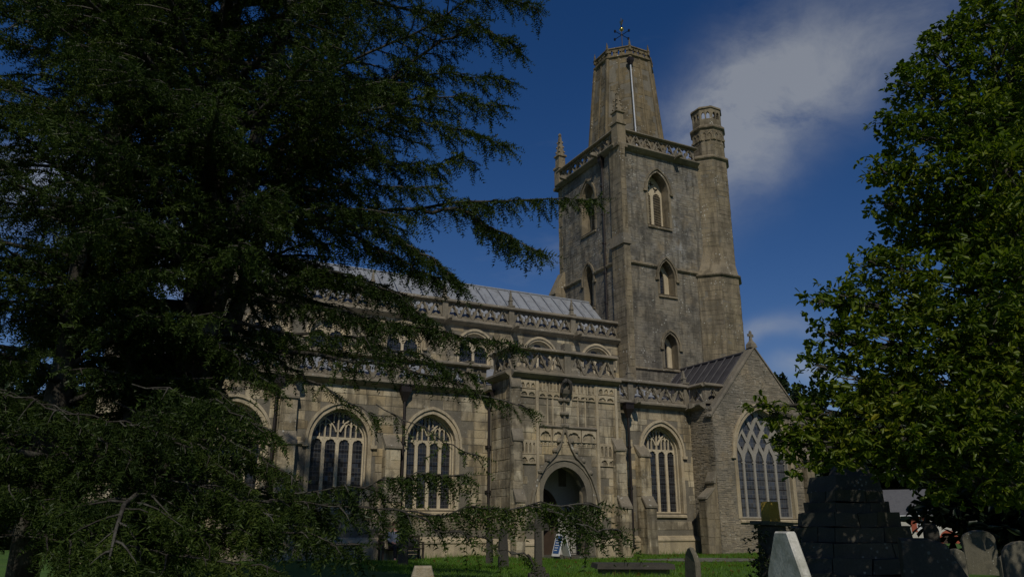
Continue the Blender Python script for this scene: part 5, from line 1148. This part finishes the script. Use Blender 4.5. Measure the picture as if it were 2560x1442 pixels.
# iron gate leaf standing in the doorway
gx0 = DX1 - .06; gt = thing('iron_gate', 'black wrought iron gate leaf folded back inside the porch doorway', 'gate', (gx0, YP + .3, GC + .06))
G = Fr((gx0 - .02, YP - .02, 0), (-.52, .854, 0), (-.854, -.52, 0))
for z in (.62, .9, 1.35, 1.75): m = MB(); m.tube([G.p(0, z, 0), G.p(.92, z, 0)], .014, 5); m.build('rail', 'iron', gt)
for k in range(10):
    m = MB(); u = .02 + .1 * k; zt = 1.95 + .25 * math.sin(math.pi * (k + .5) / 10 / 1.2); m.tube([G.p(u, GC + .12, 0), G.p(u, zt, 0), G.p(u, zt + .1, 0)], [.011, .011, .002], 5); m.build('bar', 'iron', gt)
for k in range(4):
    m = MB(); c = G.p(.17 + .2 * k, 1.55, 0); m.tube([c + G.u * (.085 * math.cos(t)) + np.array([0, 0, .085 * math.sin(t)]) for t in np.linspace(0, 6.283, 13)], .009, 4); m.build('scroll', 'iron', gt)
# bench and sitter by the aisle wall
BXc, BY = 10.25, 29.05; b0 = gz(BXc, BY); bench = thing('bench', 'dark wooden slatted bench against the aisle wall below the window', 'bench', (BXc, BY, b0))
for k in range(4): m = MB(); m.box(BXc - .82, BXc + .82, BY - .24 + .125 * k, BY - .135 + .125 * k, b0 + .42, b0 + .45); m.build('seat_slat', 'dark_wood', bench)
for k in range(3): m = MB(); m.box(BXc - .82, BXc + .82, BY + .27, BY + .295, b0 + .55 + .13 * k, b0 + .64 + .13 * k); m.build('back_slat', 'dark_wood', bench)
for x in (-.8, .74):
    for y in (-.24, .24): m = MB(); m.box(BXc + x, BXc + x + .07, BY + y, BY + y + .06, b0 - .06, b0 + (.92 if y > 0 else .64)); m.build('leg', 'dark_wood', bench)
    m = MB(); m.box(BXc + x, BXc + x + .07, BY - .24, BY + .24, b0 + .64, b0 + .68); m.build('armrest', 'dark_wood', bench)
def skin(name, verts, edges, radii, mat, parent, root=0, sub=2):
    me = bpy.data.meshes.new(name); o0 = np.array(parent_origin(parent)); me.from_pydata([tuple(np.array(v) - o0) for v in verts], edges, []); me.materials.append(M[mat])
    o = bpy.data.objects.new(name, me); COL.objects.link(o); o.parent = parent; o.modifiers.new('skin', 'SKIN'); 
    for i, r_ in enumerate(radii): sv = me.skin_vertices[0].data[i]; sv.radius = (r_, r_) if not isinstance(r_, tuple) else r_; sv.use_root = (i == root)
    s = o.modifiers.new('sub', 'SUBSURF'); s.levels = sub; s.render_levels = sub
    for p_ in me.polygons: p_.use_smooth = True
    return o
px_, py_, pz_ = BXc - .28, BY - .02, b0
per = thing('person', 'person in a grey-blue jumper and black trousers sitting on the bench', 'person', (px_, py_, b0))
def PV(x, y, z): return (px_ + x, py_ + y, pz_ + z)
vs = [PV(0, .08, .54), PV(0, .10, .78), PV(0, .10, 1.0), PV(0, .08, 1.12), PV(0, .05, 1.24), PV(0, .03, 1.34)]; es = [(0, 1), (1, 2), (2, 3), (3, 4), (4, 5)]; rd = [.13, .12, .12, .05, .085, .07]
for s_ in (-1, 1):
    i = len(vs); vs += [PV(.1 * s_, .02, .52), PV(.11 * s_, -.40, .50), PV(.11 * s_, -.44, .08), PV(.11 * s_, -.58, .04)]; es += [(0, i), (i, i + 1), (i + 1, i + 2), (i + 2, i + 3)]; rd += [.09, .06, .045, .035]
    i = len(vs); vs += [PV(.19 * s_, .08, 1.0), PV(.24 * s_, .0, .76), PV(.14 * s_, -.22, .66), PV(.11 * s_, -.30, .64)]; es += [(2, i), (i, i + 1), (i + 1, i + 2), (i + 2, i + 3)]; rd += [.055, .042, .032, .03]
    h = i + 3
    for k in range(5):
        j = len(vs); o_ = (k - 2) * .018; ln = (.055, .08, .085, .08, .06)[k]; vs += [PV(.11 * s_ + o_ * 1.2, -.33 - ln * .4, .64), PV(.11 * s_ + o_ * 1.3, -.33 - ln, .615)]; es += [(h, j), (j, j + 1)]; rd += [.009, .008]
skin('body', vs, es, rd, 'skin', per)
jv = [PV(0, .09, .52), PV(0, .11, .78), PV(0, .10, 1.0), PV(0, .09, 1.07)]; je = [(0, 1), (1, 2), (2, 3)]; jr = [(.20, .14), (.19, .15), (.17, .13), (.07, .07)]
for s_ in (-1, 1): i = len(jv); jv += [PV(.19 * s_, .08, 1.0), PV(.24 * s_, .0, .76), PV(.15 * s_, -.2, .67)]; je += [(2, i), (i, i + 1), (i + 1, i + 2)]; jr += [.075, .06, .048]
skin('jumper', jv, je, jr, 'jumper_cloth', per)
tv_ = [PV(0, .08, .53)]; te = []; trd = [.15]
for s_ in (-1, 1): i = len(tv_); tv_ += [PV(.1 * s_, .02, .53), PV(.11 * s_, -.40, .51), PV(.11 * s_, -.44, .1)]; te += [(0, i), (i, i + 1), (i + 1, i + 2)]; trd += [.11, .08, .065]
skin('trousers', tv_, te, trd, 'trousers_cloth', per)
m = MB(); m.lathe(PV(0, .075, 1.33), [(.02, .1), (.07, .085), (.1, .03), (.095, -.04), (.06, -.1)], 12); m.build('hair', 'hair', per, smooth=True)
m = MB(); m.loft([[PV(-.015, -.055, 1.245), PV(.015, -.055, 1.245), PV(.012, -.04, 1.29), PV(-.012, -.04, 1.29)], [PV(-.006, -.09, 1.25), PV(.006, -.09, 1.25), PV(.004, -.07, 1.285), PV(-.004, -.07, 1.285)]]); m.build('nose', 'skin', per)
for s_ in (-1, 1): m = MB(); m.lathe(PV(.03 * s_, -.058, 1.3), [(.002, -.01), (.011, 0), (.002, .01)], 6); m.build('eye', 'trousers_cloth', per)
m = MB(); bxx = BXc + .35   # black bag beside the sitter
m.loft([[(bxx + a * dx, BY + b * dy, b0 + z) for dx, dy in ((-1, -1), (1, -1), (1, 1), (-1, 1))] for a, b, z in ((.24, .14, .45), (.27, .17, .55), (.25, .16, .72), (.16, .1, .8), (.05, .05, .82))]); bg_ = m.build('bag', 'bag_cloth', smooth=False); recentre(bg_, (bxx, BY, b0 + .45)); tag(bg_, 'soft black bag lying on the bench next to the sitter', 'bag')
# cottage far behind at the right
cd = 88; A = at(2215, 1330, cd); B = at(2440, 1330, cd - 4); A[2] = B[2] = 0; gzc = gz(*A[:2]); u = (B - A); Lc = np.linalg.norm(u); u /= Lc; nn_ = np.array([u[1], -u[0], 0]); nn_ = nn_ if nn_ @ (-A) > 0 else -nn_
cot = thing('cottage', 'cream rendered cottage with red brick window surrounds and slate roof', 'cottage', (A[0], A[1], gzc)); CF = Fr((A[0], A[1], 0), u, nn_)
def cu(px): # along the wall for a column of the photograph
    d = at(px, 1310, cd)[:2]; det = np.array([[u[0], -d[0]], [u[1], -d[1]]]); return float(np.linalg.solve(det, -A[:2])[0])
w0, w1 = cu(2292), cu(2309); w2, w3 = cu(2352), cu(2384)
wh = [(w0, 1.25), (w1, 1.25), (w1, 2.35), (w0, 2.35)]; dr = arch(w2, w3, gzc, .35, .35 + (w3 - w2) * .55, 5)
m = MB(); plate(m, CF, [(0, gzc - .3), (Lc, gzc - .3), (Lc, 2.75), (0, 2.75)], [wh, dr], 0, -.3); wl = m.build('wall', 'render_wall', cot)
m = MB(); plate(m, CF, [(w0 - .55, 1.1), (w1 + .6, 1.1), (w1 + .6, 2.68), (w0 - .55, 2.68)], [[(w0, 1.102), (w1, 1.102), (w1, 2.35), (w0, 2.35)]], .03, -.1); m.build('brick_surround', 'red_brick', cot)
m = MB(); plate(m, CF, arch(w2 - .3, w3 + .3, gzc, .35, .65 + (w3 - w2) * .55, 5), [arch(w2, w3, gzc + .002, .35, .35 + (w3 - w2) * .55, 5)], .03, -.1); m.build('brick_arch', 'red_brick', cot)
m = MB(); plate(m, CF, arch(w2, w3, gzc, .35, .35 + (w3 - w2) * .55, 5), [], -.2, -.26); m.build('door', 'door_wood', cot)
m = MB(); hw_ = (w1 - w0); plate(m, CF, wh, [[(w0 + hw_ * a + .05, z0), (w0 + hw_ * (a + .5) - .05, z0), (w0 + hw_ * (a + .5) - .05, z1), (w0 + hw_ * a + .05, z1)] for a in (0, .5) for z0, z1 in ((1.55, 1.88), (1.96, 2.28))], -.05, -.12); wf = m.build('window', 'white_paint', cot)
m = MB(); m.poly([CF.p(w0, 1.25, -.1), CF.p(w1, 1.25, -.1), CF.p(w1, 2.35, -.1), CF.p(w0, 2.35, -.1)]); m.build('pane', 'leaded_glass', wf, recalc=False)
m = MB(); m.loft([[CF.p(uu, zz, d) for d, zz in ((.35, 2.72), (.35, 2.8), (-3.2, 5.6), (-6.6, 2.8), (-6.6, 2.7), (-3.2, 5.45))] for uu in (-.3, Lc + .3)]); m.build('roof', 'slate', cot)
m = MB(); m.tube([CF.p(0, 2.72, .42), CF.p(Lc * .45, 2.72, .42)], .07, 6); m.build('gutter', 'white_paint', cot)
m = MB(); m.box(*(sorted((A[0] + 1, A[0] + 2))), *(sorted((A[1] + 3, A[1] + 4))), 4, 6.6); m.build('chimney', 'red_brick', cot)
